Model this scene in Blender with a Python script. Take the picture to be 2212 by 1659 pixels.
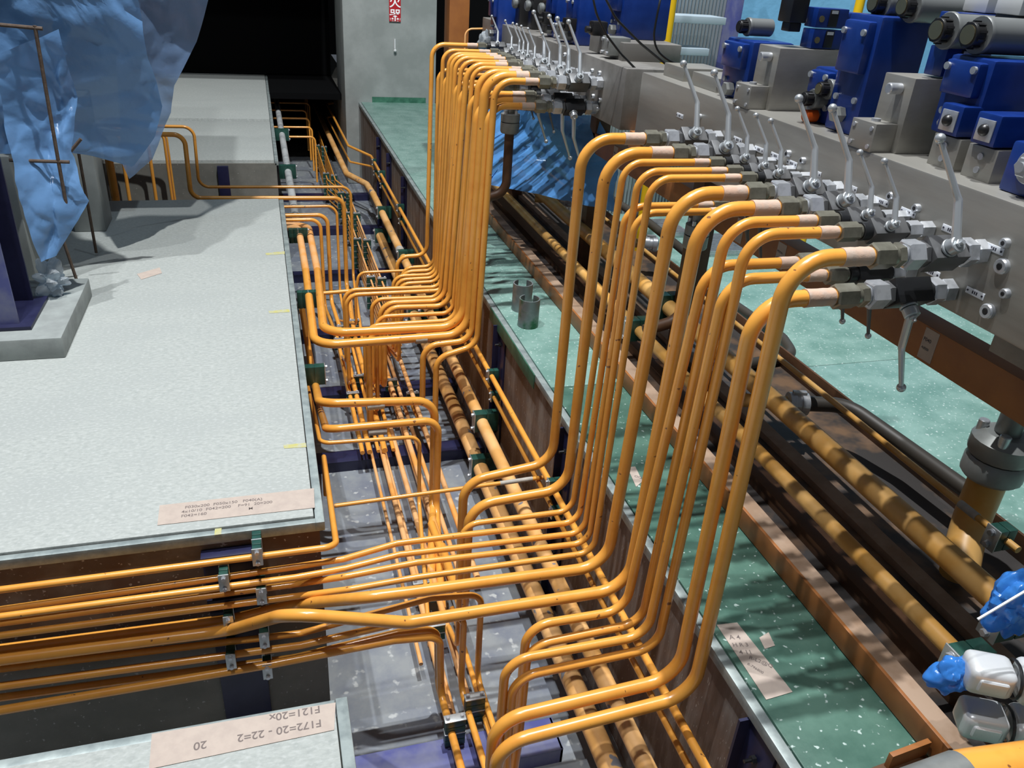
import bpy, bmesh, math, random
from mathutils import Vector, Matrix, noise
random.seed(7)
S = bpy.context.scene
for o in list(bpy.data.objects): bpy.data.objects.remove(o)
COL = S.collection
# ------------------------------------------------------------------ camera
RM = ((0.95947158, -0.27462748, 0.06319839), (-0.07684178, -0.47072591, -0.87892688), (0.27112659, 0.83844908, -0.472751))
FPX, CX, CY, H = 1734.1867, 1106.0, 829.5, 1.9
cam = bpy.data.cameras.new('camera'); co = bpy.data.objects.new('camera', cam); COL.objects.link(co)
r0, r1, r2 = (Vector(v) for v in RM)
co.matrix_world = Matrix.Translation((0, 0, H)) @ Matrix((r0, -r1, -r2)).transposed().to_4x4()
cam.sensor_width = 36; cam.lens = FPX / 2212 * 36; cam.clip_start = .02; cam.clip_end = 200
S.camera = co
# ------------------------------------------------------------------ world, lamps, exposure
W = bpy.data.worlds.new('world'); S.world = W; W.use_nodes = True
W.node_tree.nodes['Background'].inputs[0].default_value = (.75, .85, 1, 1)
W.node_tree.nodes['Background'].inputs[1].default_value = .10
def lamp(name, loc, power, rad, color=(1, 1, 1), spot=None, target=None):
    l = bpy.data.lights.new(name, 'SPOT' if spot else 'POINT'); l.energy = power; l.shadow_soft_size = rad; l.color = color
    o = bpy.data.objects.new(name, l); o.location = loc; COL.objects.link(o)
    if spot:
        l.spot_size = math.radians(spot); l.spot_blend = .3
        o.rotation_euler = (Vector(target) - Vector(loc)).to_track_quat('-Z', 'Y').to_euler()
    return o
lamp('ceiling_lamp', (-1.4, 3.0, 10.5), 2300, .07, (.97, .98, 1))
lamp('ceiling_lamp', (-1.0, .2, 10.5), 1300, .12, (.97, .98, 1))
lamp('ceiling_lamp', (1.32, 3.4, 11.0), 4700, .09, (.97, .99, 1))
S.view_settings.view_transform = 'Standard'; S.view_settings.look = 'None'
S.view_settings.exposure = 0.0; S.view_settings.gamma = 1; S.view_settings.use_curve_mapping = False

# ------------------------------------------------------------------ geometry helpers
def at(u, v, x=None, y=None, z=None):
    """world point on a real plane x=, y= or z= seen at picture position u,v"""
    d = r0 * ((u - CX) / FPX) + r1 * ((v - CY) / FPX) + r2
    t = x / d.x if x is not None else (y / d.y if y is not None else (z - H) / d.z)
    return Vector((0, 0, H)) + d * t
def AX(x, *uv): return [at(*p, x=x) for p in uv]
def AY(y, *uv): return [at(*p, y=y) for p in uv]
def AZ(z, *uv): return [at(*p, z=z) for p in uv]
def V(*a): return Vector(a)

def mesh(name, verts, faces, mat, sharp=35):
    m = bpy.data.meshes.new(name); m.from_pydata([tuple(v) for v in verts], [], faces)
    bm = bmesh.new(); bm.from_mesh(m); bmesh.ops.recalc_face_normals(bm, faces=bm.faces); bm.to_mesh(m); bm.free()
    for p in m.polygons: p.use_smooth = True
    if sharp: m.set_sharp_from_angle(angle=math.radians(sharp))
    m.materials.append(mat); return m
def link(name, m, parent=None, loc=None, rot=None):
    o = bpy.data.objects.new(name, m); COL.objects.link(o)
    if parent: o.parent = parent
    if loc is not None: o.location = loc
    if rot is not None: o.rotation_euler = rot
    return o
def tag(o, label=None, cat=None, group=None, kind=None):
    if label: o['label'] = label
    if cat: o['category'] = cat
    if group: o['group'] = group
    if kind: o['kind'] = kind
    return o
def empty(name, loc=(0, 0, 0), rot=(0, 0, 0)):
    o = bpy.data.objects.new(name, None); COL.objects.link(o); o.location = loc; o.rotation_euler = rot
    o.empty_display_size = .05; return o
class MB:
    def __init__(s): s.v = []; s.f = []
    def add(s, vs, fs, M=None):
        n = len(s.v); s.v += [(M @ Vector(v)) if M else Vector(v) for v in vs]; s.f += [tuple(i + n for i in f) for f in fs]; return s
    def box(s, x0, x1, y0, y1, z0, z1, b=0, M=None, sg=2):
        if b:
            bm = bmesh.new(); bmesh.ops.create_cube(bm, size=1)
            for v in bm.verts: v.co = Vector(((x0 + x1) / 2 + v.co.x * (x1 - x0), (y0 + y1) / 2 + v.co.y * (y1 - y0), (z0 + z1) / 2 + v.co.z * (z1 - z0)))
            bmesh.ops.bevel(bm, geom=bm.edges[:], offset=b, segments=sg, affect='EDGES', profile=.6)
            bm.verts.index_update(); vs = [v.co.copy() for v in bm.verts]; fs = [tuple(v.index for v in f.verts) for f in bm.faces]; bm.free()
            return s.add(vs, fs, M)
        vs = [(x, y, z) for x in (x0, x1) for y in (y0, y1) for z in (z0, z1)]
        return s.add(vs, [(0, 1, 3, 2), (4, 6, 7, 5), (0, 4, 5, 1), (2, 3, 7, 6), (0, 2, 6, 4), (1, 5, 7, 3)], M)
    def lathe(s, prof, n=16, M=None, rot=0):
        """prof: list of (r, z) along local Z"""
        vs = []; fs = []
        for r, z in prof:
            for k in range(n):
                a = 2 * math.pi * k / n + rot; vs.append((r * math.cos(a), r * math.sin(a), z))
        for i in range(len(prof) - 1):
            for k in range(n): fs.append((i * n + k, i * n + (k + 1) % n, (i + 1) * n + (k + 1) % n, (i + 1) * n + k))
        fs.append(tuple(range(n))[::-1]); fs.append(tuple((len(prof) - 1) * n + k for k in range(n)))
        return s.add(vs, fs, M)
    def cyl(s, a, b, r, n=16, r2=None, ch=0):
        a, b = Vector(a), Vector(b); L = (b - a).length; r2 = r if r2 is None else r2
        p = [(r, 0), (r2, L)] if not ch else [(r - ch, 0), (r, ch), (r2, L - ch), (r2 - ch, L)]
        return s.lathe(p, n, Matrix.Translation(a) @ (b - a).to_track_quat('Z', 'Y').to_matrix().to_4x4())
    def hexn(s, a, b, r, ch=.12, tw=0):
        a, b = Vector(a), Vector(b); L = (b - a).length; M = Matrix.Translation(a) @ (b - a).to_track_quat('Z', 'Y').to_matrix().to_4x4()
        c = r * ch
        return s.lathe([(r - c, 0), (r, c * .8), (r, L - c * .8), (r - c, L)], 6, M, tw)
    def sphere(s, c, r, n=12):
        prof = [(max(r * math.sin(math.pi * i / 8), r * .02), -r * math.cos(math.pi * i / 8)) for i in range(9)]
        return s.lathe(prof, n, Matrix.Translation(c))
    def sweep(s, pts, r, n=12, cap=True):
        """tube through points (parallel transport)"""
        P = [Vector(p) for p in pts]; k = len(P); vs = []; fs = []
        T = [(P[min(i + 1, k - 1)] - P[max(i - 1, 0)]).normalized() for i in range(k)]
        u = T[0].orthogonal().normalized()
        for i in range(k):
            u = (u - T[i] * u.dot(T[i])).normalized(); w = T[i].cross(u)
            rr = r[i] if isinstance(r, (list, tuple)) else r
            for j in range(n):
                a = 2 * math.pi * j / n; vs.append(P[i] + u * (rr * math.cos(a)) + w * (rr * math.sin(a)))
        for i in range(k - 1):
            for j in range(n): fs.append((i * n + j, i * n + (j + 1) % n, (i + 1) * n + (j + 1) % n, (i + 1) * n + j))
        if cap: fs.append(tuple(range(n))[::-1]); fs.append(tuple((k - 1) * n + j for j in range(n)))
        return s.add(vs, fs)
    def build(s, name, mat, parent=None, loc=None, rot=None, sharp=35):
        return link(name, mesh(name, s.v, s.f, mat, sharp), parent, loc, rot)
def fillet(pts, rad):
    P = [Vector(p) for p in pts]; out = [P[0]]
    for i in range(1, len(P) - 1):
        a, b, c = P[i - 1], P[i], P[i + 1]; d1 = (a - b); d2 = (c - b); l1, l2 = d1.length, d2.length
        if l1 < 1e-6 or l2 < 1e-6: continue
        d1 /= l1; d2 /= l2; ang = d1.angle(d2)
        if ang > math.radians(176): out.append(b); continue
        t = min(rad / math.tan(ang / 2), l1 * .48, l2 * .48)
        R = t * math.tan(ang / 2); cen = b + (d1 + d2).normalized() * (R / math.sin(ang / 2))
        s0 = b + d1 * t - cen; s1 = b + d2 * t - cen; tot = s0.angle(s1); n = max(3, int(math.degrees(tot) / 9))
        ax = s0.cross(s1).normalized()
        for k in range(n + 1): out.append(cen + Matrix.Rotation(tot * k / n, 3, ax) @ s0)
    out.append(P[-1]); return out

# ------------------------------------------------------------------ materials
def mat(name, c, rough=.5, metal=0, c2=None, sc=20, lo=.4, hi=.65, bump=0, bsc=60, specks=None, coat=0, detail=4, stretch=None, spec=None, c3=None, sc3=2):
    m = bpy.data.materials.new(name); m.use_nodes = True; nt = m.node_tree; N = nt.nodes; L = nt.links; b = N['Principled BSDF']
    b.inputs['Roughness'].default_value = rough; b.inputs['Metallic'].default_value = metal
    if coat: b.inputs['Coat Weight'].default_value = coat; b.inputs['Coat Roughness'].default_value = .12
    if spec is not None: b.inputs['Specular IOR Level'].default_value = spec
    b.inputs['Base Color'].default_value = (*c, 1)
    tc = N.new('ShaderNodeTexCoord'); src = tc.outputs['Object']
    if stretch:
        mp = N.new('ShaderNodeMapping'); mp.inputs['Scale'].default_value = stretch; L.new(src, mp.inputs[0]); src = mp.outputs[0]
    def nz(scale, det=4, rg=.6):
        n = N.new('ShaderNodeTexNoise'); n.inputs['Scale'].default_value = scale; n.inputs['Detail'].default_value = det; n.inputs['Roughness'].default_value = rg
        L.new(src, n.inputs['Vector']); return n.outputs['Fac']
    def ramp(f, a, bb):
        r = N.new('ShaderNodeMapRange'); r.inputs[1].default_value = a; r.inputs[2].default_value = bb; L.new(f, r.inputs[0]); return r.outputs[0]
    def mix(fac, a, bcol):
        x = N.new('ShaderNodeMix'); x.data_type = 'RGBA'; L.new(fac, x.inputs['Factor'])
        if isinstance(a, tuple): x.inputs['A'].default_value = (*a, 1)
        else: L.new(a, x.inputs['A'])
        x.inputs['B'].default_value = (*bcol, 1); return x.outputs['Result']
    cur = c
    if c2: cur = mix(ramp(nz(sc, detail), lo, hi), cur, c2)
    if c3: cur = mix(ramp(nz(sc3, 3), .45, .62), cur, c3)
    if specks:
        col, ssc, a, bb = specks; cur = mix(ramp(nz(ssc, 2, .4), a, bb), cur, col)
    if cur is not c: L.new(cur, b.inputs['Base Color'])
    if bump:
        bp = N.new('ShaderNodeBump'); bp.inputs['Strength'].default_value = bump; bp.inputs['Distance'].default_value = .004
        L.new(nz(bsc, 5), bp.inputs['Height']); L.new(bp.outputs[0], b.inputs['Normal'])
    return m
M = {}
M['pipe'] = mat('orange_paint', (.80, .36, .06), .28, 0, (.74, .30, .045), 9, .45, .7, specks=((.25, .10, .03), 38, .735, .75), coat=.25)
M['dusty'] = mat('dusty_orange_paint', (.78, .45, .18), .5, 0, (.66, .34, .10), 5, .42, .6, specks=((.2, .2, .22), 12, .70, .72), bump=.05)
M['wornpipe'] = mat('sun_bleached_orange', (.76, .42, .18), .45, 0, (.78, .34, .08), 4, .45, .6)
M['ochre'] = mat('ochre_paint', (.66, .38, .12), .42, 0, (.60, .30, .06), 6, .42, .62)
M['greypipe'] = mat('grey_primer_pipe', (.55, .57, .57), .45, .2, (.33, .35, .36), 7, .45, .65)
M['tape'] = mat('masking_tape', (.50, .385, .31), .75, 0, (.56, .38, .28), 30, .4, .6, bump=.5, bsc=50)
M['greytape'] = mat('grey_tape', (.45, .42, .37), .7, 0, (.36, .34, .3), 30, bump=.3)
M['nut'] = mat('olive_zinc', (.30, .29, .23), .3, .6, (.20, .19, .15), 25, .4, .7)
M['steel'] = mat('bright_steel', (.58, .60, .63), .28, .6, (.42, .44, .47), 30, .45, .7, bump=.03)
M['lever'] = mat('satin_steel', (.50, .53, .55), .3, .6)
M['black'] = mat('black_oxide', (.020, .021, .023), .38, .3)
M['body'] = mat('phosphated_steel', (.12, .122, .125), .42, .4)
M['blackplastic'] = mat('black_plastic', (.012, .012, .013), .35)
M['blue'] = mat('royal_blue_enamel', (.004, .025, .165), .3, 0, (.008, .036, .21), 10, coat=.2)
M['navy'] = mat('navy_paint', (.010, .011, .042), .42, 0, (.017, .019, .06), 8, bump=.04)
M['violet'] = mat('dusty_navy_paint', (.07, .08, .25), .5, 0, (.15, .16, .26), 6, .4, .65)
M['green'] = mat('green_clamp_plastic', (.012, .055, .042), .35, 0, (.02, .075, .058), 25)
M['zinc'] = mat('zinc_plate', (.55, .58, .58), .38, .7, (.42, .45, .46), 18, .4, .65)
M['galv'] = mat('galvanised_angle', (.34, .39, .38), .5, .35, (.22, .26, .26), 12, .4, .62, bump=.12)
M['slab'] = mat('painted_concrete', (.385, .41, .39), .62, 0, (.30, .325, .31), 34, .38, .68, bump=.35, bsc=40, specks=((.44, .465, .45), 60, .50, .80), detail=10, stretch=(1, 1.8, 1), c3=(.335, .36, .345), sc3=1.6)
M['slabdark'] = mat('weathered_concrete', (.30, .33, .32), .75, 0, (.22, .24, .235), 6, bump=.25, bsc=25, detail=8)
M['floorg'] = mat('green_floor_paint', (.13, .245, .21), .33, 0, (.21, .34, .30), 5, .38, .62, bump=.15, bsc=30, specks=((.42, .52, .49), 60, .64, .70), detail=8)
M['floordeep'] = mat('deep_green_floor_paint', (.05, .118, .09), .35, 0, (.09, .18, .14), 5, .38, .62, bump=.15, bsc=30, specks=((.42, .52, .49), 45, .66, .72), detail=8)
M['trench'] = mat('trench_floor', (.25, .27, .28), .42, 0, (.16, .18, .22), 5, .38, .62, bump=.12, bsc=22, specks=((.42, .44, .44), 22, .64, .72), detail=8)
M['rustwall'] = mat('rusty_formwork', (.19, .155, .135), .7, 0, (.29, .27, .25), 7, .42, .62, bump=.3, bsc=30, specks=((.5, .5, .48), 60, .70, .74), detail=6, stretch=(1, 3.5, .6), c3=(.14, .09, .065), sc3=1.5)
M['brownwall'] = mat('brown_formwork', (.115, .085, .065), .7, 0, (.17, .14, .12), 8, bump=.3, bsc=30, specks=((.35, .32, .3), 60, .68, .72), c3=(.10, .05, .03), sc3=3)
M['sideconc'] = mat('raw_concrete', (.15, .15, .13), .8, 0, (.20, .195, .17), 5, bump=.3, bsc=25, specks=((.35, .35, .33), 60, .70, .74), detail=6)
M['column'] = mat('column_concrete', (.23, .25, .24), .7, 0, (.30, .32, .31), 3, .4, .65, bump=.15, bsc=18, detail=7)
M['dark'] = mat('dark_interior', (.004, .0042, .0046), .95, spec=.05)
M['rust'] = mat('rust_orange_steel', (.34, .13, .035), .45, 0, (.27, .10, .03), 6, .4, .65)
M['rusttop'] = mat('dusty_steel', (.25, .16, .10), .75, 0, (.33, .23, .16), 7, .4, .6, bump=.15)
M['brown'] = mat('brown_steel', (.085, .04, .018), .5, 0, (.12, .055, .025), 8)
M['pan'] = mat('oily_tray', (.05, .045, .043), .5, 0, (.20, .12, .07), 3, .48, .62, bump=.2)
M['rubber'] = mat('hose_rubber', (.045, .038, .03), .5)
M['manif'] = mat('milled_steel', (.34, .33, .30), .38, .45, (.25, .24, .215), 3, .4, .65, bump=.02, stretch=(1, .3, 3), detail=6)
M['manif2'] = mat('stained_steel', (.20, .19, .175), .5, .4, (.33, .32, .30), 3, .45, .68, detail=7)
M['white'] = mat('white_tag', (.72, .75, .80), .4)
M['ink'] = mat('ink', (.03, .03, .05), .6)
M['paper'] = mat('tape_label', (.46, .385, .33), .75, 0, (.41, .34, .295), 20, bump=.1)
M['yellow'] = mat('yellow_post_paint', (.80, .50, .01), .4)
M['ymark'] = mat('yellow_marker', (.46, .43, .14), .6, 0, (.42, .43, .34), 30)
M['brass'] = mat('brass_cap', (.40, .33, .18), .25, .9)
M['orangecap'] = mat('orange_plastic', (.65, .10, .01), .4)
M['solenoid'] = mat('grey_solenoid', (.16, .17, .17), .4, .2)
M['lightgrey'] = mat('light_grey_plastic', (.55, .57, .57), .5)
M['castgrey'] = mat('cast_grey', (.22, .23, .22), .45, .4, (.28, .29, .28), 12)
M['aluwhite'] = mat('white_wrapped_aluminium', (.66, .68, .69), .35, .3, (.68, .7, .72), 8, bump=.1)
M['teal'] = mat('teal_block', (.10, .19, .18), .45)
M['red'] = mat('red_sign', (.45, .012, .02), .5)
M['rebar'] = mat('rusty_rebar', (.07, .045, .03), .8, 0, (.10, .07, .05), 40, bump=.4, bsc=120)
M['cloth'] = mat('grey_cloth', (.33, .32, .28), .9, bump=.3)
M['greenpaint'] = mat('dark_green_paint', (.02, .10, .06), .5, 0, (.05, .17, .11), 12)
M['shelf'] = mat('galvanised_tread', (.45, .55, .62), .5, .3)
M['mesh'] = mat('corrugated_sheet', (.28, .31, .32), .5, .4)
def plastic(name, c, alpha, trans):
    m = bpy.data.materials.new(name); m.use_nodes = True; nt = m.node_tree; N = nt.nodes; L = nt.links
    b = N['Principled BSDF']; b.inputs['Base Color'].default_value = (*c, 1); b.inputs['Roughness'].default_value = .22
    t = N.new('ShaderNodeBsdfTranslucent'); t.inputs[0].default_value = (*c, 1)
    tr = N.new('ShaderNodeBsdfTransparent'); tr.inputs[0].default_value = (.75, .88, 1, 1)
    a1 = N.new('ShaderNodeMixShader'); a1.inputs[0].default_value = trans; L.new(b.outputs[0], a1.inputs[1]); L.new(t.outputs[0], a1.inputs[2])
    a2 = N.new('ShaderNodeMixShader'); a2.inputs[0].default_value = alpha; L.new(a1.outputs[0], a2.inputs[1]); L.new(tr.outputs[0], a2.inputs[2])
    L.new(a2.outputs[0], N['Material Output'].inputs[0])
    n = N.new('ShaderNodeTexNoise'); n.inputs['Scale'].default_value = 9; n.inputs['Detail'].default_value = 5
    tc = N.new('ShaderNodeTexCoord'); L.new(tc.outputs['Object'], n.inputs['Vector'])
    bp = N.new('ShaderNodeBump'); bp.inputs['Strength'].default_value = .35; bp.inputs['Distance'].default_value = .02; L.new(n.outputs['Fac'], bp.inputs['Height']); L.new(bp.outputs[0], b.inputs['Normal'])
    return m
M['bluefilm'] = plastic('blue_film', (.15, .31, .58), .06, .3)
M['blueclear'] = plastic('pale_blue_film', (.24, .38, .64), .16, .35)
M['bluefilm2'] = plastic('bright_blue_film', (.12, .36, .80), .08, .35)
M['bluetarp'] = plastic('blue_tarp', (.26, .60, .92), .0, .35)
M['bluewrap'] = plastic('blue_wrap', (.05, .25, .72), .08, .3)
M['clearfilm'] = plastic('clear_film', (.6, .64, .66), .45, .3)

def struct(name, mb, m, sharp=35):
    return tag(mb.build(name, M[m], sharp=sharp), kind='structure')
ZF = -1.1
# ------------------------------------------------------------------ structure
struct('floor', MB().box(-4.2, .065, 2.49, 6.78, ZF, 0, .006), 'slab')
struct('floor', MB().box(-4.2, .065, 8.12, 9.98, ZF, -.0, .01), 'slab')
struct('floor', MB().box(-4.2, .065, 10.16, 24, ZF, 0, .01), 'slab')
struct('floor', MB().box(-4.2, .065, -1.2, 1.605, ZF, 0, .006), 'slab')
struct('floor', MB().box(-4.2, 1.5, -1.2, 26, ZF - .2, ZF), 'trench')
struct('floor', MB().box(1.275, 9, 3.302, 11.4, ZF, 0, .003), 'floorg')
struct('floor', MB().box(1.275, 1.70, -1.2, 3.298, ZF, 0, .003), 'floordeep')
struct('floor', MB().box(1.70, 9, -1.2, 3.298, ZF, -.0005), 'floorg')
# wall facings of the trench
struct('wall_left', MB().box(.065, .082, 2.5, 6.77, ZF, -.035), 'brownwall')
struct('wall_left', MB().box(.065, .082, 8.12, 24, ZF, -.035), 'sideconc')
struct('wall_left', MB().box(.065, .082, -1.2, 1.6, ZF, -.035), 'sideconc')
struct('wall_front', MB().box(-4.2, .082, 2.474, 2.49, -.47, -.04), 'brownwall')
struct('wall_front', MB().box(-4.2, .082, 2.472, 2.49, ZF, -.474), 'sideconc')
struct('wall_back', MB().box(-4.2, .082, 8.10, 8.12, ZF, -.03), 'sideconc')
wr = MB().box(1.26, 1.275, -1.2, 11.4, -.56, -.03); struct('wall_right', wr, 'rustwall')
wr = MB().box(1.262, 1.275, -1.2, 11.4, ZF, -.565); struct('wall_right', wr, 'rustwall')
struct('wall_right', MB().box(1.06, 1.30, 12.52, 26, ZF, 0), 'sideconc')
struct('floor', MB().box(.10, 1.06, 11.9, 26, -.06, .02), 'dark')  # added black cover, keeps the far end of the trench dark
struct('wall_back', MB().box(-9, 1.06, 13.6, 13.8, .03, 5), 'dark')  # added near-black wall, its colour stands in for the unlit space beyond
# galvanised edge angles
def trim(mb): return struct('trim_1', mb, 'galv')
trim(MB().box(.068, .102, 2.455, 6.77, -.045, -.006, .004))
trim(MB().box(-4.2, .102, 2.458, 2.486, -.05, -.008, .004))
trim(MB().box(.068, .102, -1.2, 1.64, -.05, -.006, .004))
trim(MB().box(-4.2, .066, 1.607, 1.638, -.05, -.008, .004))
trim(MB().box(.068, .102, 8.1, 24, -.05, -.006, .004))
trim(MB().box(1.238, 1.272, -1.2, 11.4, -.045, -.004, .004))
struct('wall_column', MB().box(1.06, 2.29, 11.4, 12.5, ZF, 4.6, .03), 'column')
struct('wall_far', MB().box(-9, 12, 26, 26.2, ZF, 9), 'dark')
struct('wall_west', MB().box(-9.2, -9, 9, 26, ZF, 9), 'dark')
struct('ceiling', MB().box(-9, 1.05, 10.3, 26, 3.2, 3.5), 'dark')  # unseen overhead slab, added with its edge set to shade the far floor
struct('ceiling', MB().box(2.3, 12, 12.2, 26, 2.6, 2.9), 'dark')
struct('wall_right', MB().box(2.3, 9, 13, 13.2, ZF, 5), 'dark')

# ------------------------------------------------------------------ pipes
def pipe(pts, r, label, group=None, m='pipe', rad=None, name='hydraulic_pipe', n=None, tapes=(), cat='pipe'):
    rad = rad or max(r * 5.5, .06)
    mb = MB().sweep(fillet(pts, rad), r, n or (14 if r > .015 else 10))
    o = mb.build(name, M[m], sharp=50); tag(o, label, cat, group)
    for a, b, k in tapes:
        a, b = Vector(a), Vector(b); q = []; rr = []
        for i in range(7):
            t = i / 6; q.append(a.lerp(b, t)); rr.append(r * (1.10 + random.uniform(-.035, .05)))
        MB().sweep(q, rr, 14).build('tape_sleeve', M[k], o)
    return o
ORD = ['first', 'second', 'third', 'fourth', 'fifth', 'sixth', 'seventh', 'eighth', 'ninth', 'tenth', 'eleventh', 'twelfth', 'thirteenth', 'fourteenth', 'fifteenth', 'sixteenth', 'seventeenth', 'eighteenth', 'nineteenth', 'twentieth']

XF = 1.73   # near manifold face
BIG, MED, SML, THN = .0215, .0155, .0125, .010
def drop(y, a, b, c, d=None):
    """run a-b and the vertical c(-d) in the plane y: returns right corner, left corner, foot"""
    A, B, C = at(*a, y=y), at(*b, y=y), at(*c, y=y); D = at(*d, y=y) if d else C
    x = C.x if not d else (C.x * .4 + D.x * .6)
    k = (B.z - A.z) / (B.x - A.x); return [A, V(x, y, A.z + k * (x - A.x)), V(x, y, D.z)]
# near bundle, nearest first: plane y, radius, top height, riser x, start of nut x, lower path
NEAR = [
 (1.545, BIG, 1.305, 1.165, 1.39, drop(1.545, (1497, 1500), (1130, 1595), (1068, 1700)) + [V(.62, 1.545, -1.0)], 'thick'),
 (1.60, BIG, 1.178, 1.137, 1.36, drop(1.60, (1465, 1462), (1120, 1545), (1062, 1650)) + [V(.60, 1.60, -1.0)], 'thick'),
 (1.73, MED, 1.305, 1.162, 1.43, drop(1.73, (1420, 1398), (1130, 1460), (1095, 1620)) + [V(.66, 1.73, -1.0)], 'medium'),
 (1.745, MED, 1.178, 1.135, 1.44, drop(1.745, (1398, 1372), (1110, 1425), (1078, 1600)) + [V(.63, 1.745, -1.02)], 'medium'),
 (1.83, MED, 1.305, 1.160, 1.43, drop(1.83, (1386, 1345), (1160, 1392), (1120, 1600)) + [V(.70, 1.83, -1.02)], 'medium'),
 (1.85, MED, 1.178, 1.132, 1.42, drop(1.85, (1350, 1318), (1143, 1352), (1118, 1560)) + [V(.68, 1.85, -1.02)], 'medium'),
 (1.97, BIG, 1.300, 1.158, 1.40, AY(1.97, (1355, 1270), (880, 1345), (620, 1326)) + [at(493, 1362, y=2.37), at(-60, 1433, y=2.37)], 'thick'),
 (2.13, BIG, 1.300, 1.155, 1.39, AY(2.13, (1310, 1222), (880, 1280), (780, 1292)) + [at(640, 1305, y=2.40), at(500, 1338, y=2.42), at(-60, 1412, y=2.42)], 'thick'),
 (2.30, SML, 1.302, 1.155, 1.47, AY(2.30, (1282, 1193), (900, 1247), (755, 1273)) + [at(640, 1288, y=2.37), at(-60, 1381, y=2.37)], 'slim'),
 (2.345, SML, 1.178, 1.140, 1.47, AY(2.345, (1272, 1172), (900, 1215), (742, 1246)) + [at(640, 1262, y=2.415), at(-60, 1354, y=2.415)], 'slim'),
 (2.39, SML, 1.302, 1.153, 1.47, AY(2.39, (1262, 1150), (980, 1184), (862, 1198), (745, 1228)) + [at(640, 1247, y=2.37), at(-60, 1340, y=2.37)], 'slim'),
 (2.42, SML, 1.178, 1.138, 1.46, AY(2.42, (1250, 1127), (980, 1158), (856, 1174), (741, 1208)) + [at(640, 1224, y=2.41), at(-60, 1326, y=2.41)], 'slim'),
 (2.51, SML, 1.302, 1.152, 1.47, drop(2.51, (1236, 1103), (1012, 1132), (998, 1180), (987, 1395)) + [V(.66, 2.75, -.95)], 'slim'),
 (2.66, BIG, 1.300, 1.150, 1.40, drop(2.66, (1225, 1055), (1040, 1088), (1012, 1130), (1002, 1330)) + [V(.74, 3.3, -.92)], 'thick'),
 (2.90, BIG, 1.300, 1.150, 1.40, drop(2.90, (1193, 998), (1020, 1037), (1003, 1070), (990, 1290)) + [V(.72, 3.5, -.92)], 'thick'),
]
XT = {}
for i, (y, r, zt, xv, xn, low, size) in enumerate(NEAR):
    top = [V(xn + .005, y, zt), V(xv, y, zt)]
    tl = .085 if r > .02 else .06
    pipe(top + low, r, f'{size} orange pipe, {ORD[i]} riser from the front in the near bundle at the steel manifold' if i else 'thick orange pipe, front riser of the near bundle nearest the camera',
         'risers of the near bundle', tapes=[(V(xn - .004, y, zt), V(xn - tl, y, zt), 'tape')])

# far bundle (nearest first)
FAR = [
 (4.25, .018, 1.31, 1.165, drop(4.25, (1030, 745), (960, 768), (945, 830), (936, 975)) + [V(.86, 4.9, -.98)], 'medium'),
 (4.28, .018, 1.18, 1.145, drop(4.28, (1018, 735), (932, 745), (917, 800), (910, 870)) + [V(.80, 5.0, -.98)], 'medium'),
 (4.43, .027, 1.31, 1.160, AY(4.43, (1010, 722), (680, 747)) + [V(.215, 5.9, -.31)], 'thick'),
 (4.47, .027, 1.18, 1.135, AY(4.47, (1000, 705), (700, 720)) + [V(.30, 5.9, -.31)], 'thick'),
 (4.57, .020, 1.31, 1.160, drop(4.57, (990, 703), (815, 714), (798, 760), (800, 940)) + [V(.58, 5.2, -1.0)], 'medium'),
 (4.67, .017, 1.18, 1.140, drop(4.67, (985, 692), (815, 703), (790, 760), (792, 830)) + [V(.58, 5.3, -.9)], 'medium'),
 (4.72, .014, 1.31, 1.160, drop(4.72, (978, 676), (836, 683), (815, 720), (815, 890)) + [V(.62, 5.4, -1.0)], 'slim'),
 (4.86, .018, 1.31, 1.158, drop(4.86, (970, 661), (850, 664), (832, 700), (830, 835)) + [V(.68, 5.6, -1.0)], 'medium'),
 (4.92, .018, 1.18, 1.142, drop(4.92, (960, 650), (846, 654), (824, 700), (822, 830)) + [V(.66, 5.6, -1.0)], 'medium'),
 (5.00, .014, 1.31, 1.158, drop(5.0, (950, 642), (828, 646), (808, 672), (804, 832)) + [V(.60, 5.6, -1.0)], 'slim'),
 (5.08, .015, 1.18, 1.142, drop(5.08, (962, 627), (775, 636), (750, 665), (754, 830)) + [V(.45, 5.5, -.98)], 'medium'),
 (5.16, .015, 1.31, 1.158, drop(5.16, (955, 620), (770, 626), (746, 655), (748, 780)) + [V(.44, 5.6, -.9)], 'medium'),
 (5.26, .014, 1.31, 1.157, drop(5.26, (950, 608), (870, 613), (862, 640), (862, 780)) + [V(.82, 6, -1.0)], 'slim'),
 (5.35, .014, 1.31, 1.157, drop(5.35, (945, 600), (872, 604), (856, 630), (856, 760)) + [V(.80, 6.1, -1.0)], 'slim'),
 (5.41, .014, 1.18, 1.143, drop(5.41, (942, 593), (872, 596), (850, 620), (850, 750)) + [V(.77, 6.1, -1.0)], 'slim'),
 (5.53, .014, 1.31, 1.155, drop(5.53, (940, 584), (880, 587), (868, 600), (866, 700)) + [V(.9, 6.3, -1.0)], 'slim'),
 (5.62, .014, 1.18, 1.143, drop(5.62, (938, 575), (884, 578), (870, 600), (868, 690)) + [V(.88, 6.4, -1.0)], 'slim'),
 (5.88, .016, 1.31, 1.150, drop(5.88, (922, 551), (872, 554), (858, 580), (858, 660)) + [V(.9, 6.7, -1.0)], 'medium'),
]
FXN = {}
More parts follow.
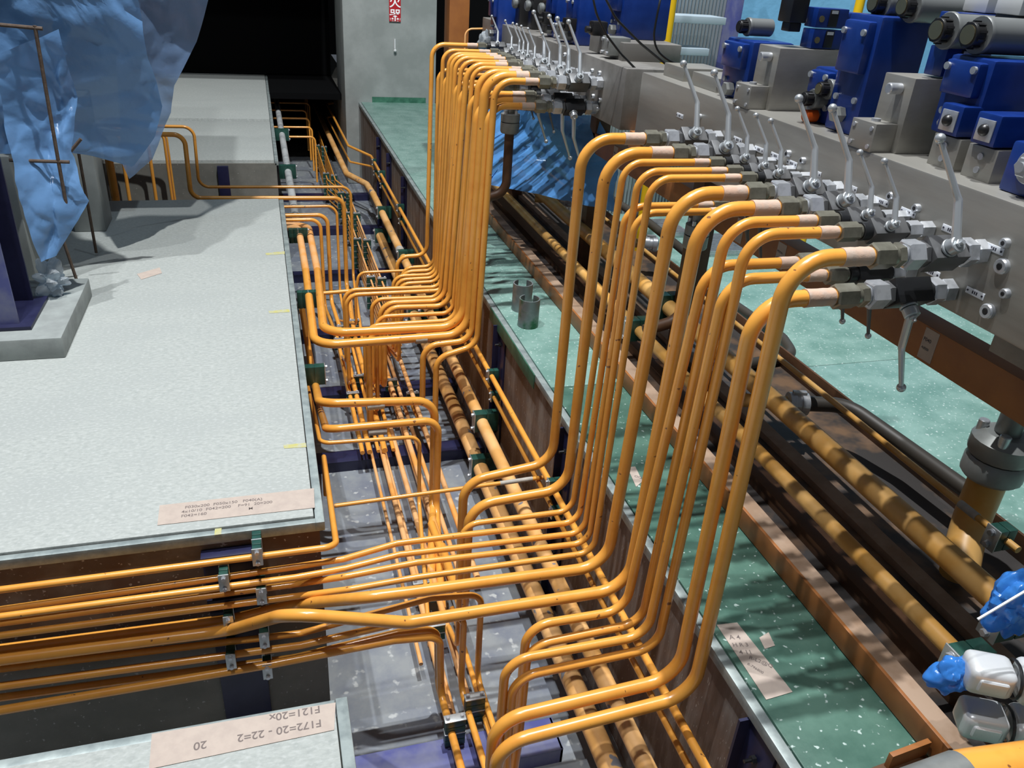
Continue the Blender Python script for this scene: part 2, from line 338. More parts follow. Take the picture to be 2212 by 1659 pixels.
for i, (y, r, zt, xv, low, size) in enumerate(FAR):
    xn = 1.46 if r < .0175 else 1.40
    if y > 5.1: xn = 1.47
    top = [V(xn + .005, y, zt), V(xv, y, zt)]
    tp = [(V(xn - .004, y, zt), V(xn - .075, y, zt), 'tape')]
    if i == 2: a = at(922, 731, y=y); b = at(897, 733, y=y); tp.append((a, b, 'greytape'))
    pipe(top + low, r, f'{size} orange pipe, {ORD[i]} riser from the front in the far bundle under the lever valves' if i else 'medium orange pipe, front riser of the far bundle, right edge',
         'risers of the far bundle', tapes=tp)
# small cross pipe behind the far bundle
pipe([V(1.1, 5.75, -.28)] + AY(5.75, (775, 589), (768, 640), (770, 700)) + [V(.5, 6.5, -1.0)], .011, 'slim orange crossover pipe turning down just behind the far bundle')
pipe(AY(5.35, (668, 636), (775, 627)), .014, 'short orange pipe crossing behind the two thick wall pipes', rad=.05)
# big wall pipes continue up to a return bend
pipe([V(.215, 5.9, -.31), V(.215, 6.95, -.31), V(.10, 7.0, -.31)], .028, 'outer thick orange pipe running up the left trench wall to an elbow', m='wornpipe', rad=.1)
pipe([V(.30, 5.9, -.31), V(.30, 7.0, -.31), V(.10, 7.05, -.31)], .028, 'inner thick orange pipe running up the left trench wall to an elbow', m='wornpipe', rad=.12)
# S shaped pipes leaving the left wall
pipe([V(.17, 6.0, -.62), at(672, 790, x=.19)] + drop(3.72, (690, 872), (905, 866), (935, 1080)) + [V(.62, 3.0, -.98)], .023, 'thick orange S shaped pipe, upper one leaving the left wall', 'S shaped crossover pipes', rad=.11,
     tapes=[(at(793, 877, y=3.72), at(830, 873, y=3.72), 'greytape')])
pipe([V(.19, 6.0, -.86), at(690, 880, x=.21)] + drop(3.66, (705, 928), (912, 910), (942, 1100)) + [V(.66, 2.9, -.98)], .021, 'thick orange S shaped pipe, second one leaving the left wall', 'S shaped crossover pipes', rad=.08,
     tapes=[(at(795, 932, y=3.66), at(835, 929, y=3.66), 'greytape')])
pipe([V(.13, 5.2, -.75), at(676, 880, x=.14)] + drop(3.55, (692, 958), (880, 945), (905, 1080)) + [V(.56, 2.7, -1.0)], .011, 'slim orange S shaped pipe below the thick ones', 'S shaped crossover pipes', rad=.06)
# T-shaped branch at the slab corner and top wall pipe
tp = [at(699, 985, x=.16), at(727, 1180, y=2.405), at(-60, 1282, y=2.405)]
t_ = pipe([at(699, 983, x=.16) + V(0, 0, -.25), at(699, 983, x=.16)] + tp[1:], .0125, 'slim orange pipe rounding the slab corner with a side branch', rad=.05)
pipe([at(722, 1093, x=.178), at(1180, 1030, y=at(722, 1093, x=.178).y)], .0105, 'slim orange branch pipe crossing the trench to the large pipes',
     tapes=[(at(1080, 1044, y=at(722, 1093, x=.178).y), at(1150, 1034, y=at(722, 1093, x=.178).y), 'greytape')], rad=.03)
# lower wall pipes that turn down into the trench
LOWW = [
 (2.41, SML + .0005, 1452, [(650, 1368), (930, 1292), (1025, 1282)], [(1040, 1290), (1030, 1440)], 1.0, V(.62, 2.0, -.9), 'upper'),
 (2.37, MED, 1491, [(650, 1394), (900, 1337), (935, 1336)], [(965, 1345), (960, 1470)], 1.0, V(.53, 1.75, -.9), 'second'),
 (2.41, MED, 1515, [(640, 1420), (900, 1368), (925, 1366)], [(940, 1372), (945, 1490)], 1.0, V(.5, 1.8, -.95), 'third'),
 (2.37, .0165, 1545, [(590, 1434), (850, 1383), (930, 1374)], [(952, 1385), (952, 1500)], 1.0, V(.56, 1.7, -.87), 'lowest'),
]
def wallrun(y, r, vl, mid, down, endp, lab, m='pipe'):
    z0 = at(mid[-1][0], mid[-1][1], y=y).z
    pts = [at(-60, vl, y=y)] + AY(y, *mid[:-1]) + AY(y, mid[-1]) + AY(y, down[-1])
    pts[-1] = V(at(down[-1][0], down[-1][1], y=y).x, y, -.93)
    pts.append(V(pts[-1].x + .02, endp[1], pts[-1].z))
    pipe(pts, r, f'orange pipe on the recess wall, {lab} of the four turning down into the trench', 'recess wall pipes', rad=.06)
wallrun(2.41, .0135, 1452, [(650, 1368), (930, 1292), (1040, 1284)], [(1035, 1400)], (0, 1.2), 'upper')
wallrun(2.37, .0145, 1491, [(650, 1394), (900, 1337), (1002, 1330)], [(1000, 1400)], (0, 1.2), 'second')
wallrun(2.41, .0145, 1515, [(640, 1420), (860, 1366), (945, 1358)], [(948, 1400)], (0, 1.1), 'third')
wallrun(2.36, .0165, 1545, [(590, 1434), (850, 1383), (950, 1374)], [(955, 1400)], (0, 1.1), 'lowest')

# long pipes A and B on the right trench wall
def ypipe(u, v, r, y0, y1, label, group=None, m='pipe', x=None, z=None, name='hydraulic_pipe', n=None, tapes=()):
    p = at(u, v, x=x, z=z)
    return pipe([V(p.x, y0, p.z), V(p.x, y1, p.z)], r, label, group, m, name=name, n=n or (20 if r > .03 else 12),
                tapes=[(V(p.x, a, p.z), V(p.x, b, p.z), k) for a, b, k in tapes]), p
oA, pA = ypipe(1017, 862, .036, .6, 9.2, 'large dusty orange main pipe along the right wall, upper of the two', 'main pipes', 'dusty', x=1.135, n=24, tapes=[(7.25, 7.15, 'greytape')])
oB, pB = ypipe(1006, 938, .046, .6, 8.6, 'large dusty orange main pipe lying lower beside the trench wall', 'main pipes', 'dusty', x=1.115, n=24)
oC, pC = ypipe(1043, 778, .0155, .6, 9.6, 'medium orange pipe high on the right trench wall', 'wall pipes', x=1.19)
oD, pD = ypipe(1047, 820, .0125, .6, 9.6, 'slim orange pipe just below the one high on the right wall', 'wall pipes', x=1.195)
# bends of the wall pipes into the dark at the far end
pipe([V(pC.x, 9.6, pC.z), V(pC.x, 9.75, pC.z), V(.98, 10.3, pC.z), V(.95, 13.2, pC.z), V(1.3, 13.5, pC.z)], .0155, 'orange pipe end jogging left past the column, upper')
pipe([V(pD.x, 9.6, pD.z), V(pD.x, 9.7, pD.z), V(.98, 10.15, pD.z - .05), V(.93, 13.0, pD.z - .05), V(1.3, 13.3, pD.z - .05)], .0125, 'orange pipe end jogging left past the column, lower')
pipe([V(pA.x, 9.15, pA.z), V(pA.x - .02, 9.6, pA.z), V(.93, 10.1, pA.z), V(.86, 15, pA.z)], .036, 'large brownish pipe offset beyond the last clamp of the upper main', m='dusty', rad=.2)

# ------------------------------------------------------------------ clamps
_cc = {}
def clamp(loc, w, d, h, tiers, stack, label, group, plate=True, bolt_r=.008):
    """w along bolts, d along the pipe, h per tier; stack = '+z', '-x', '-y'"""
    Rm = {'+z': Matrix.Identity(3), '-x': Matrix(((0, 0, -1), (0, 1, 0), (1, 0, 0))), '-y': Matrix(((0, 1, 0), (0, 0, -1), (-1, 0, 0)))}[stack]
    root = empty('pipe_clamp', loc, Rm.to_euler()); tag(root, label, 'clamp', group)
    key = (round(w, 3), round(d, 3), round(h, 3), round(bolt_r, 3))
    if key not in _cc:
        b = MB().box(-w / 2, w / 2, -d / 2, d / 2, 0, h * .485, .003).box(-w / 2, w / 2, -d / 2, d / 2, h * .515, h, .003)
        b.box(-w / 2 + .004, w / 2 - .004, -d / 2 + .004, d / 2 - .004, h * .4, h * .6)
        p = MB().box(-w / 2 - .002, w / 2 + .002, -d / 2 - .002, d / 2 + .002, 0, .005, .0012)
        q = MB().cyl((0, 0, 0), (0, 0, .003), bolt_r * 1.15, 14).hexn((0, 0, .003), (0, 0, .003 + bolt_r), bolt_r, .1)
        _cc[key] = (mesh('clamp_body', b.v, b.f, M['green']), mesh('cover_plate', p.v, p.f, M['zinc']), mesh('bolt', q.v, q.f, M['steel']))
    mb_, mp_, mq_ = _cc[key]
    for t in range(tiers):
        link('clamp_body', mb_, root, (0, 0, t * (h + .004)))
        if t: link('spacer_plate', mp_, root, (0, 0, t * (h + .004) - .005))
    top = tiers * (h + .004) - .004
    if plate:
        link('cover_plate', mp_, root, (0, 0, top))
    for s in (-1, 1): link('bolt', mq_, root, (s * (w / 2 - bolt_r * 1.5), 0, top + .005))
    return root
# right wall posts and clamps
POSTS = [(1.27, .14), (2.95, .12), (4.12, .13), (5.9, .09), (7.62, .07), (8.6, .05), (9.4, .05)]
for i, (y, w) in enumerate(POSTS):
    r_ = empty('wall_post', (1.26, y, ZF)); tag(r_, f'navy steel upright on the right trench wall, {ORD[i]} counted from the camera', 'post', 'navy uprights')
    MB().box(-.012, 0, -w / 2, w / 2, 0, 1.06, .002).box(-.05, -.012, w / 2 - .01, w / 2, 0, 1.05).build('back_plate', M['navy'], r_)
    for z in (.95, .35):
        MB().hexn((-.012, 0, z), (-.027, 0, z), .013).cyl((-.027, 0, z), (-.05, 0, z), .006, 8).build('anchor_bolt', M['black'], r_)
for i, y in enumerate((4.07, 5.9, 7.05, 8.45)):
    clamp((1.235, y, pA.z), .125, .06, .145, 1, '-x', f'large green clamp holding the upper main pipe, {ORD[i]} from the camera', 'main pipe clamps', bolt_r=.011)
for i, y in enumerate((3.98, 6.35, 8.5)):
    clamp((1.235, y, pB.z), .15, .06, .175, 1, '-x', f'large green clamp holding the lower main pipe, {ORD[i]} from the camera', 'main pipe clamps', bolt_r=.011)
for i, y in enumerate((2.95, 4.1, 5.95, 7.6, 8.9, 9.45)):
    clamp((1.235, y, pC.z), .075, .035, .062, 1, '-x', f'small green clamp high on the right wall, {ORD[i]} from the camera', 'small wall clamps', bolt_r=.007)
    clamp((1.235, y - .06, pD.z), .06, .03, .055, 1, '-x', f'small green clamp on the lower wall pipe, {ORD[i]} from the camera', 'small wall clamps', bolt_r=.006)
# left wall
for i, (y, z) in enumerate(((5.35, -.31), (6.75, -.31))):
    clamp((.125, y, z), .12, .05, .075, 3 if 0 else 2, '-x', f'green double clamp on the two thick left wall pipes, {"nearer" if i == 0 else "farther"} one', 'left wall clamps', bolt_r=.009).rotation_euler.z = math.pi
clamp((.11, 4.35, -.38), .12, .05, .12, 1, '-x', 'green clamp on the left wall above the S shaped pipe', 'left wall clamps', bolt_r=.009).rotation_euler.z = math.pi
# grey duct pipe on the far left wall
pipe([V(.20, 7.05, -.27), V(.20, 13.2, -.27)], .036, 'pale grey primed pipe along the far left wall', m='greypipe', name='conduit_pipe', n=20)
for i, y in enumerate((8.75, 10.6)):
    clamp((.11, y, -.27), .14, .06, .17, 1, '-x', f'green clamp on the pale grey pipe, {"nearer" if i == 0 else "farther"} one', 'grey pipe clamps', bolt_r=.01).rotation_euler.z = math.pi
# recess wall post and clamps
r_ = empty('wall_post', (-.25, 2.47, ZF)); tag(r_, 'navy steel upright in the recess behind the horizontal pipe run', 'post')
MB().box(-.09, .09, -.012, 0, 0, 1.02, .002).build('back_plate', M['navy'], r_)
MB().box(-.09, .09, -.05, -.012, 1.0, 1.02, .002).build('stiffener', M['navy'], r_); MB().box(-.09, .09, -.05, -.012, .80, .815, .002).build('stiffener', M['navy'], r_)
MB().hexn((-.015, -.012, .93), (-.015, -.03, .93), .016).build('anchor_bolt', M['black'], r_)
for i, (u, v) in enumerate(((556, 1207), (565, 1292), (571, 1387), (578, 1455), (484, 1263), (494, 1352), (499, 1433))):
    p = at(u, v, y=2.34)
    clamp((p.x, 2.455, p.z), .072, .032, .05, 2, '-y', f'small green clamp on the recess wall, {ORD[i if i < 4 else i - 4]} from the top in the {"right" if i < 4 else "left"} column', 'recess wall clamps', bolt_r=.008)

# ------------------------------------------------------------------ trench floor channels
CH = [2.12, 4.42, 5.30, 6.35, 7.75, 9.2, 10.6]
for i, y in enumerate(CH):
    first = i == 0
    hgt = .085 if first else .075; wd = .16 if first else .13
    x0, x1 = (.09, 1.0) if first else (.09, 1.25)
    mb = MB().box(x0, x1, y - wd / 2, y + wd / 2, ZF + hgt - .008, ZF + hgt, .002).box(x0, x1, y - wd / 2, y - wd / 2 + .008, ZF, ZF + hgt - .008)
    mb.box(x0, x1, y + wd / 2 - .008, y + wd / 2, ZF, ZF + hgt - .008)
    if first: mb.box(x1 - .01, x1, y - wd / 2, y + wd / 2, ZF, ZF + hgt)
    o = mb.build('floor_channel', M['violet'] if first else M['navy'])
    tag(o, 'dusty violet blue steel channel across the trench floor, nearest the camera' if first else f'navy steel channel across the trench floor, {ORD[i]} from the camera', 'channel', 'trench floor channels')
# flat bars lying along the floor
for i, (x, y0, y1) in enumerate(((.40, 3.2, 5.2), (.66, 1.0, 3.6))):
    pass
# ------------------------------------------------------------------ rack pipes along the trench floor
TI = .047
def rack(x, y0, y1, tiers, r, z0, tagname, grp, m='wornpipe', x1=None, ti=None):
    for t in range(tiers):
        z = z0 + t * (ti or TI)
        pipe([V(x, y0, z), V(x if x1 is None else x1, y1, z)], r, f'slim orange pipe in {tagname}, {"top" if t == tiers - 1 else ORD[t] + " from the bottom"} tier', grp, m)
def rclamp(x, y, tiers, z0, w, label, grp):
    T_ = TF if tiers == 5 else TI
    clamp((x, y, z0 - T_ / 2), w, .032, T_ - .004, tiers, '+z', label, grp, bolt_r=.0085)
# right rack (far part, five tiers, two columns)
ZR = -.98
TF = .062
rack(.80, 5.6, 9.6, 5, .0085, ZR, 'the far double rack, left column', 'far rack pipes', ti=TF)
rack(.885, 5.6, 9.6, 5, .009, ZR + .02, 'the far double rack, right column', 'far rack pipes', ti=TF)
rack(.86, 3.0, 5.6, 1, .016, ZR + .08, 'the stretch below the far bundle, right', 'middle rack pipes')
rack(.74, 3.0, 6.2, 2, .017, ZR, 'the stretch below the far bundle, middle', 'middle rack pipes')
rack(.80, 3.0, 6.0, 1, .014, ZR, 'the stretch below the far bundle, right of middle', 'middle rack pipes')
# left rack: five risers coming from runs off the far slab
LR = [(7.35, 404, 757, .013, .63, .66), (7.12, 428, 742, .019, .575, .60), (6.92, 445, 727, .012, .535, .55), (6.78, 464, 707, .017, .48, .49), (6.66, 474, 692, .015, .435, .45)]
for i, (y, v, u, r, xe, _) in enumerate(LR):
    a = at(u, v, y=y); L_ = at(600, v, y=y)
    z = a.z
    pre = [AY(y, (-100, 266), (418, 274), (430, 404)), AY(y, (-100, 282), (398, 291), (413, 428)), [V(-.3, y, z)]][min(i, 2)]
    pipe(pre + [V(a.x, y, z), V(a.x, y, -.93), V(xe, 6.0, -.935), V(xe, 4.3, -.935)], r, f'orange pipe from the far recess, {ORD[i]} of five descending into the trench', 'pipes from the far recess', rad=.085)
    if i in (1, 4, 3):
        pipe([V(a.x + .02, y - .1, -.985), V(xe, 6.0, -.985), V(xe, 4.6, -.985)], r * .8, f'orange pipe on the bottom tier under the {ORD[i]} descending pipe', 'bottom tier pipes', 'wornpipe')
for i, (x, y) in enumerate(((.445, 5.95), (.49, 6.2), (.545, 6.0), (.60, 6.3), (.66, 5.8))):
    rclamp(x, y, 2, -.982, .085, f'green two-tier clamp in the slanting row below the crossovers, {ORD[i]} from the left', 'left rack clamps')
for i, (x, y) in enumerate(((.455, 5.05), (.53, 5.3), (.60, 5.0), (.75, 5.2), (.87, 4.98))):
    rclamp(x, y, 2, -.982, .085, f'green two-tier clamp in the row under the far bundle, {ORD[i]} from the left', 'middle rack clamps')
for i, (x, y, t) in enumerate(((.80, 6.75, 5), (.885, 6.65, 5), (.80, 7.8, 5), (.885, 7.7, 5), (.80, 8.7, 5), (.885, 8.6, 5), (.80, 9.5, 5), (.885, 9.4, 5))):
    rclamp(x, y, t, ZR + (.02 if x > .85 else 0), .075, f'five-tier green clamp on the far rack, {ORD[i // 2]} pair from the camera, {"left" if i % 2 == 0 else "right"} one', 'far rack clamps')
# far rack beyond: jog and dark loops
for t in range(5):
    z = ZR + t * TF
    pipe([V(.80, 9.6, z), V(.80, 9.75, z), V(.70, 10.2, z), V(.70, 13.0, z)], .0085, f'orange pipe jogging left past the far rack, {ORD[t]} tier up, left column', 'far jogging pipes')
    pipe([V(.885, 9.6, z + .02), V(.885, 9.7, z + .02), V(.79, 10.1, z + .02), V(.79, 13.0, z + .02)], .009, f'orange far rack pipe jogging left past the last clamp, {ORD[t]} tier up, right column', 'far jogging pipes')
for t, (x, y) in enumerate(((.70, 10.4), (.79, 10.3), (.70, 12.0), (.79, 11.9))):
    rclamp(x, y, 5, ZR, .075, f'tall green clamp in the dark end of the trench, {ORD[t]} from the camera', 'dark end clamps')
for k in range(7):
    y = 11.0 + k * .62; z = -.38 + .0 * k
    pipe([V(.08, y, z), V(.62 if k < 4 else .70, y, z), V(.62 if k < 4 else .70, y, -.97)], .013, f'orange pipe looping off the far left wall, {ORD[k]} from the camera', 'far looping pipes', rad=.06)
# front rack pipes
FR = [(.50, 2.6, 4.6, .010, -1.0, 'slim'), (.565, 2.3, 4.4, .016, -.975, 'medium'), (.59, 2.3, 4.4, .012, -1.02, 'slim'), (.655, 2.3, 4.6, .016, -.96, 'medium')]
for i, (x, y0, y1, r, z, s_) in enumerate(FR):
    pipe([V(x, y0, z), V(x, y1, z)], r, f'{s_} orange floor pipe in the near half of the trench, {ORD[i]} from the left', 'near floor pipes', 'wornpipe')
pipe([V(.71, .7, -.98), V(.71, 2.9, -.98)], .013, 'orange floor pipe right of the near clamps')
for i, (x, y, t) in enumerate(((.58, 3.05, 2), (.66, 3.0, 2), (.60, 2.75, 2))):
    rclamp(x, y, t, -.985, .08, f'green two-tier clamp seen beneath the horizontal near pipes, {ORD[i]}', 'near floor clamps')
for i, (u, v, zt) in enumerate(((983, 1550, -.855), (1026, 1503, -.855), (1098, 1560, -.855))):
    p = at(u, v, z=zt)
    clamp((p.x, p.y, zt - .149), .085, .034, .070, 2, '+z', f'green two-tier clamp with zinc plate on the violet channel, {["left", "middle and farthest", "right"][i]} one', 'front clamps', bolt_r=.0085)

# ------------------------------------------------------------------ manifolds, valves
def manifold(x0, x1, y0, y1, z0, z1, m, label):
    r_ = empty('manifold_block', (x0, y0, z0)); tag(r_, label, 'manifold')
    MB().box(0, x1 - x0, 0, y1 - y0, 0, z1 - z0, .006).build('block_body', M[m], r_)
    return r_
MN = manifold(XF, 2.06, 0.30, 3.70, 1.125, 1.442, 'manif', 'long milled steel manifold block carrying the near valves')
MF = manifold(XF + .03, 2.08, 3.95, 6.9, 1.125, 1.425, 'manif2', 'stained steel manifold block carrying the far valves')
def plug(par, x0, x, y, z, r, m='steel'):
    x -= x0[0]; y -= x0[1]; z -= x0[2]
    o = MB().lathe([(r, 0), (r, .010), (r * .85, .014), (r * .45, .014), (r * .42, .006)], 18, Matrix.Translation((x, y, z)) @ Matrix.Rotation(-math.pi / 2, 4, 'Y')).build('port_plug', M[m], par)
    MB().hexn((x - .0155, y, z), (x - .013, y, z), r * .42).build('hex_socket', M['blackplastic'], o)
for u, v, r in ((2168, 575, .020), (2137, 672, .020), (2175, 525, .013), (2175, 634, .013), (1928, 424, .013), (1983, 450, .013), (1705, 332, .013), (1737, 347, .012), (1513, 252, .012)):
    p = at(u, v, x=XF); plug(MN, (XF, 0.30, 1.125), XF, p.y, p.z, r)
for u, v in ((1281, 153), (1297, 158), (1283, 208), (1298, 216), (1296, 178), (1293, 235), (1222, 118), (1176, 116)):
    p = at(u, v, x=XF + .03); plug(MF, (XF + .03, 3.95, 1.125), XF + .03, p.y, p.z, .013)
def nametag(u, v, x, i):
    p = at(u, v, x=x)
    t = empty('name_tag', (x, p.y, p.z)); tag(t, f'small white name tag on the manifold face, {ORD[i]} from the near end', 'tag', 'manifold name tags')
    MB().box(-.002, 0, -.030, .030, -.009, .009, .0008).build('tag_plate', M['white'], t)
    for s in (-.024, .024): MB().cyl((-.0035, s, 0), (-.002, s, 0), .0028, 8).build('rivet', M['ink'], t)
    for k in range(3): MB().box(-.0026, -.002, -.008 + k * .0065, -.004 + k * .0065, -.004, .004).build('printed_mark', M['ink'], t)
TAGS = [(2148, 537), (2107, 633), (2054, 497), (2013, 588), (1962, 459), (1905, 436), (1838, 406), (1762, 374), (1711, 353), (1676, 337), (1640, 323), (1594, 302), (1469, 250)]
for i, (u, v) in enumerate(TAGS): nametag(u, v, XF, i)
for i, (u, v) in enumerate(((1288, 172), (1276, 165), (1285, 225))): nametag(u, v, XF + .03, i + len(TAGS))

def valve(y, r, zt, xn, xf, lever, upper, label, group, kink=None, lscale=1.0):
    """ball valve between pipe nut at xn and manifold face xf"""
    R_ = r * 1.72; t = empty('ball_valve', (xn, y, zt)); tag(t, label, 'valve', group)
    L_ = xf - xn; big = r > .018; s = 1 if upper else -1
    if big: F = [('union_nut', .17, 1.0, 'nut', .3), ('ring', .03, .82, 'nut', None), ('lock_nut', .06, .95, 'nut', .1), ('ring', .015, .8, 'steel', None), ('adapter_nut', .14, 1.16, 'steel', .0), ('lock_nut', .05, 1.02, 'body', .2), ('body', .30, 0, '', 0), ('body_collar', .03, .92, 'black', None), ('outlet_nut', .10, 1.12, 'steel', .2), ('port_fitting', .105, 1.0, 'steel', .5)]
    else: F = [('union_nut', .20, 1.05, 'nut', .3), ('ring', .03, .8, 'nut', None), ('body_collar', .09, .98, 'black', None), ('body', .36, 0, '', 0), ('body_collar', .04, .9, 'black', None), ('outlet_nut', .14, 1.0, 'steel', .2), ('port_fitting', .14, .92, 'steel', .5)]
    c = 0; b0 = b1 = 0
    for nm, f, rr, m_, tw in F:
        d = f * L_
        if nm == 'body': b0, b1 = c, c + d
        elif tw is None: MB().cyl((c, 0, 0), (c + d, 0, 0), R_ * rr, 18, ch=.0015).build(nm, M[m_], t)
        else: MB().hexn((c, 0, 0), (c + d, 0, 0), R_ * rr, .13, tw).build(nm, M[m_], t, sharp=20)
        c += d
    w = R_ * 1.0
    MB().box(b0, b1, -w, w, -w, w, .0025, Matrix.Rotation(math.radians(38 * s), 4, 'X')).build('valve_body', M['body' if upper else 'black'], t, sharp=20)
    xm = b0 + (b1 - b0) * .40
    ax = Vector((0, -math.sin(math.radians(52)), s * math.cos(math.radians(52))))
    base = Vector((xm, 0, 0)) + ax * (w * .98); sr = .0205 if big else .0135; k = sr / .0205
    sp = MB().cyl(base, base + ax * .006, sr * .8, 18).cyl(base + ax * .006, base + ax * .012, sr * 1.12, 18, ch=.001).cyl(base + ax * .014, base + ax * (.016 + .022 * k), sr, 20, ch=.002)
    sp.hexn(base + ax * (.016 + .022 * k), base + ax * (.020 + .024 * k), sr * .55).cyl(base + ax * (.02 + .024 * k), base + ax * (.025 + .028 * k), sr * .28, 10)
    sp.build('spindle', M['lever'], t)
    ln = .235 * lscale if big else .15 * lscale; lr = .0088 if big else .0062
    q = base + ax * (.016 + .012 * k)
    up = Vector((0, .45 if upper else .1, s)).normalized()
    p1 = q + up * (ln * .44) + Vector((.008 if upper else .015, 0, 0)); p2 = q + up * ln + Vector((-.17 * ln if upper else .30 * ln, 0, 0))
    lo = MB().sweep([q, p1 - (p1 - q) * .08, p1, p1 + (p2 - p1) * .08, p2], [lr * 1.35, lr * 1.2, lr * 1.15, lr, lr * .75], 10).build('lever', M['lever' if big or upper else 'body'], t)
    MB().sphere(p2 + (p2 - p1).normalized() * lr * .8, lr * 1.5).build('ball_knob', M['lever'], lo)
    return t
nU = nL = 0
for i, (y, r, zt, xv, xn, low, size) in enumerate(NEAR):
    up = zt > 1.25
    if up:
        k = nU; nU += 1; lab = f'{"large" if r > .02 else "small"} ball valve with raised lever, near manifold, {ORD[k]} from the front'
    else:
        k = nL; nL += 1; lab = f'{"large" if r > .02 else "small"} ball valve with hanging lever, near manifold lower row, {ORD[k]} from the front'
    valve(y, r * (.9 if r > .02 else .95 if r > .015 else .9), zt, xn, XF, True, up, lab, 'near ball valves', lscale=1.05 if up else 1.0)
nU = nL = 0
for i, (y, r, zt, xv, low, size) in enumerate(FAR):
    up = zt > 1.25; xn = 1.46 if r < .0175 else 1.40
    if y > 5.1: xn = 1.47
    if up:
        k = nU; nU += 1; lab = f'ball valve with raised lever on the far manifold, {ORD[k]} lever from the front'
    else:
        k = nL; nL += 1; lab = f'black ball valve with hanging lever on the far manifold lower row, {ORD[k]} from the front'
    valve(y, .0195 if r > .0175 else .0135, zt, xn, XF + .03, True, up, lab, 'far ball valves', lscale=1.15)

# ------------------------------------------------------------------ blocks and blue valves on the near manifold
ZT = 1.442
def steel_block(x0, x1, y0, y1, z1, label, small=None):
    t = empty('steel_block', (x0, y0, ZT)); tag(t, label, 'block', 'steel blocks on the near manifold')
    MB().box(0, x1 - x0, 0, y1 - y0, 0, z1 - ZT, .003).build('block_body', M['manif'], t)
    h = z1 - ZT
    MB().cyl((0, .05, h - .035), (-.045, .05, h - .035), .016, 16, ch=.003).build('hose_port', M['steel'], t)
    MB().lathe([(.016, 0), (.016, .004), (.012, .005)], 16, Matrix.Translation((0, .05, .04)) @ Matrix.Rotation(-math.pi / 2, 4, 'Y')).build('port_plug', M['steel'], t)
    MB().cyl((-.0052, .05, .04), (-.0055, .05, .04), .007, 8).build('socket_hole', M['blackplastic'], t)
    b = MB().box(-.075, 0, .02, .13, .0, .082, .002).build('side_block', M['manif'], t)
    for dy in (.035, .115):
        for dz in (.014, .066): MB().cyl((-.075, dy, dz), (-.079, dy, dz), .007, 12).cyl((-.079, dy, dz), (-.0792, dy, dz), .004, 6).build('cap_screw', M['steel'], b)
    MB().cyl((-.04, .07, .082), (-.04, .07, .09), .014, 14).build('top_plug', M['steel'], b)
    return t
steel_block(1.80, 2.12, 2.72, 2.86, 1.658, 'tall milled steel block behind the middle levers, farther of two')
steel_block(1.80, 2.10, 2.02, 2.15, 1.655, 'tall milled steel block behind the right levers, nearer of two')
def cylx(x0, x1, y, z, r, n=20, ch=0): return MB().cyl((x1, y, z), (x0, y, z), r, n, ch=ch)
def solenoid(u, v, r, length, label, x=1.80, cap='brass', body='solenoid'):
    p = at(u, v, x=x); t = empty('solenoid', (x, p.y, p.z)); tag(t, label, 'solenoid', 'solenoid coils')
    MB().lathe([(r * .62, 0), (r * .66, .004), (r * .66, .03), (r * .5, .034)], 20, Matrix.Rotation(math.pi / 2, 4, 'Y')).build('end_knob', M['blackplastic'], t)
    k = MB()
    for j in range(10):
        a = 2 * math.pi * j / 10; k.box(.006, .03, -.003, .003, r * .62, r * .72, 0, Matrix.Rotation(a, 4, 'X'))
    k.build('grip_ribs', M['blackplastic'], t)
    MB().cyl((0, 0, 0), (-.003, 0, 0), r * .5, 18).build('end_cap', M[cap], t)
    MB().lathe([(r * .95, .034), (r, .038), (r, .045), (r * .94, .047), (r * .94, length)], 24, Matrix.Rotation(math.pi / 2, 4, 'Y')).build('coil_body', M[body], t)
    return t
solenoid(2022, 65, .050, .26, 'large grey solenoid with brass capped knob, left of the front pair', 1.84)
solenoid(2091, 75, .050, .26, 'large grey solenoid with brass capped knob, right of the front pair', 1.84)
solenoid(1885, 6, .044, .22, 'grey solenoid with brass cap at the top edge, left one', 1.86)
solenoid(1948, 14, .044, .22, 'grey solenoid with brass cap at the top edge, right one', 1.86)
solenoid(1596, 57, .034, .14, 'grey solenoid with plain black knob left of the blue valve', 1.80, 'blackplastic')
solenoid(1768, 192, .033, .18, 'grey solenoid with brass cap low beside the blue valve, upper of two', 1.80)
solenoid(1735, 213, .033, .18, 'grey solenoid low beside the blue valve, lower of two', 1.78, 'blackplastic')
def bluevalve(x0, x1, y0, y1, z0, z1, label, bits=(), nub=True):
    t = empty('hydraulic_valve', (x0, y0, z0)); tag(t, label, 'valve', 'blue hydraulic valves')
    w, d, h = x1 - x0, y1 - y0, z1 - z0
    MB().box(0, w, 0, d, 0, h, min(.012, d * .2)).build('valve_body', M['blue'], t)
    MB().box(-.028, .02, d * .12, d * .88, h * .52, h * .95, .010).build('end_cover', M['blue'], t)
    for dy in (.2, .8):
        MB().cyl((-.028, d * dy, h * .86), (-.036, d * dy, h * .86), .010, 14).cyl((-.036, d * dy, h * .86), (-.0362, d * dy, h * .86), .005, 6).build('cap_screw', M['lever'], t)
        MB().cyl((0, d * dy, h * .30), (-.008, d * dy, h * .30), .010, 14).build('cap_screw', M['lever'], t)
    if nub: MB().hexn((0, d * .5, h * .16), (-.035, d * .5, h * .16), .026).build('hex_plug', M['castgrey'], t)
    for (kind, a, b, c, e, f, g, m) in bits:
        MB().box(a, b, c, e, f, g, .004).build(kind, M[m], t)
    return t
bluevalve(1.80, 1.98, 2.90, 3.10, ZT, 1.66, 'blue cast valve left of the farther steel block')
bluevalve(1.83, 2.02, 2.26, 2.42, ZT, 1.80, 'tall blue valve between the two steel blocks')
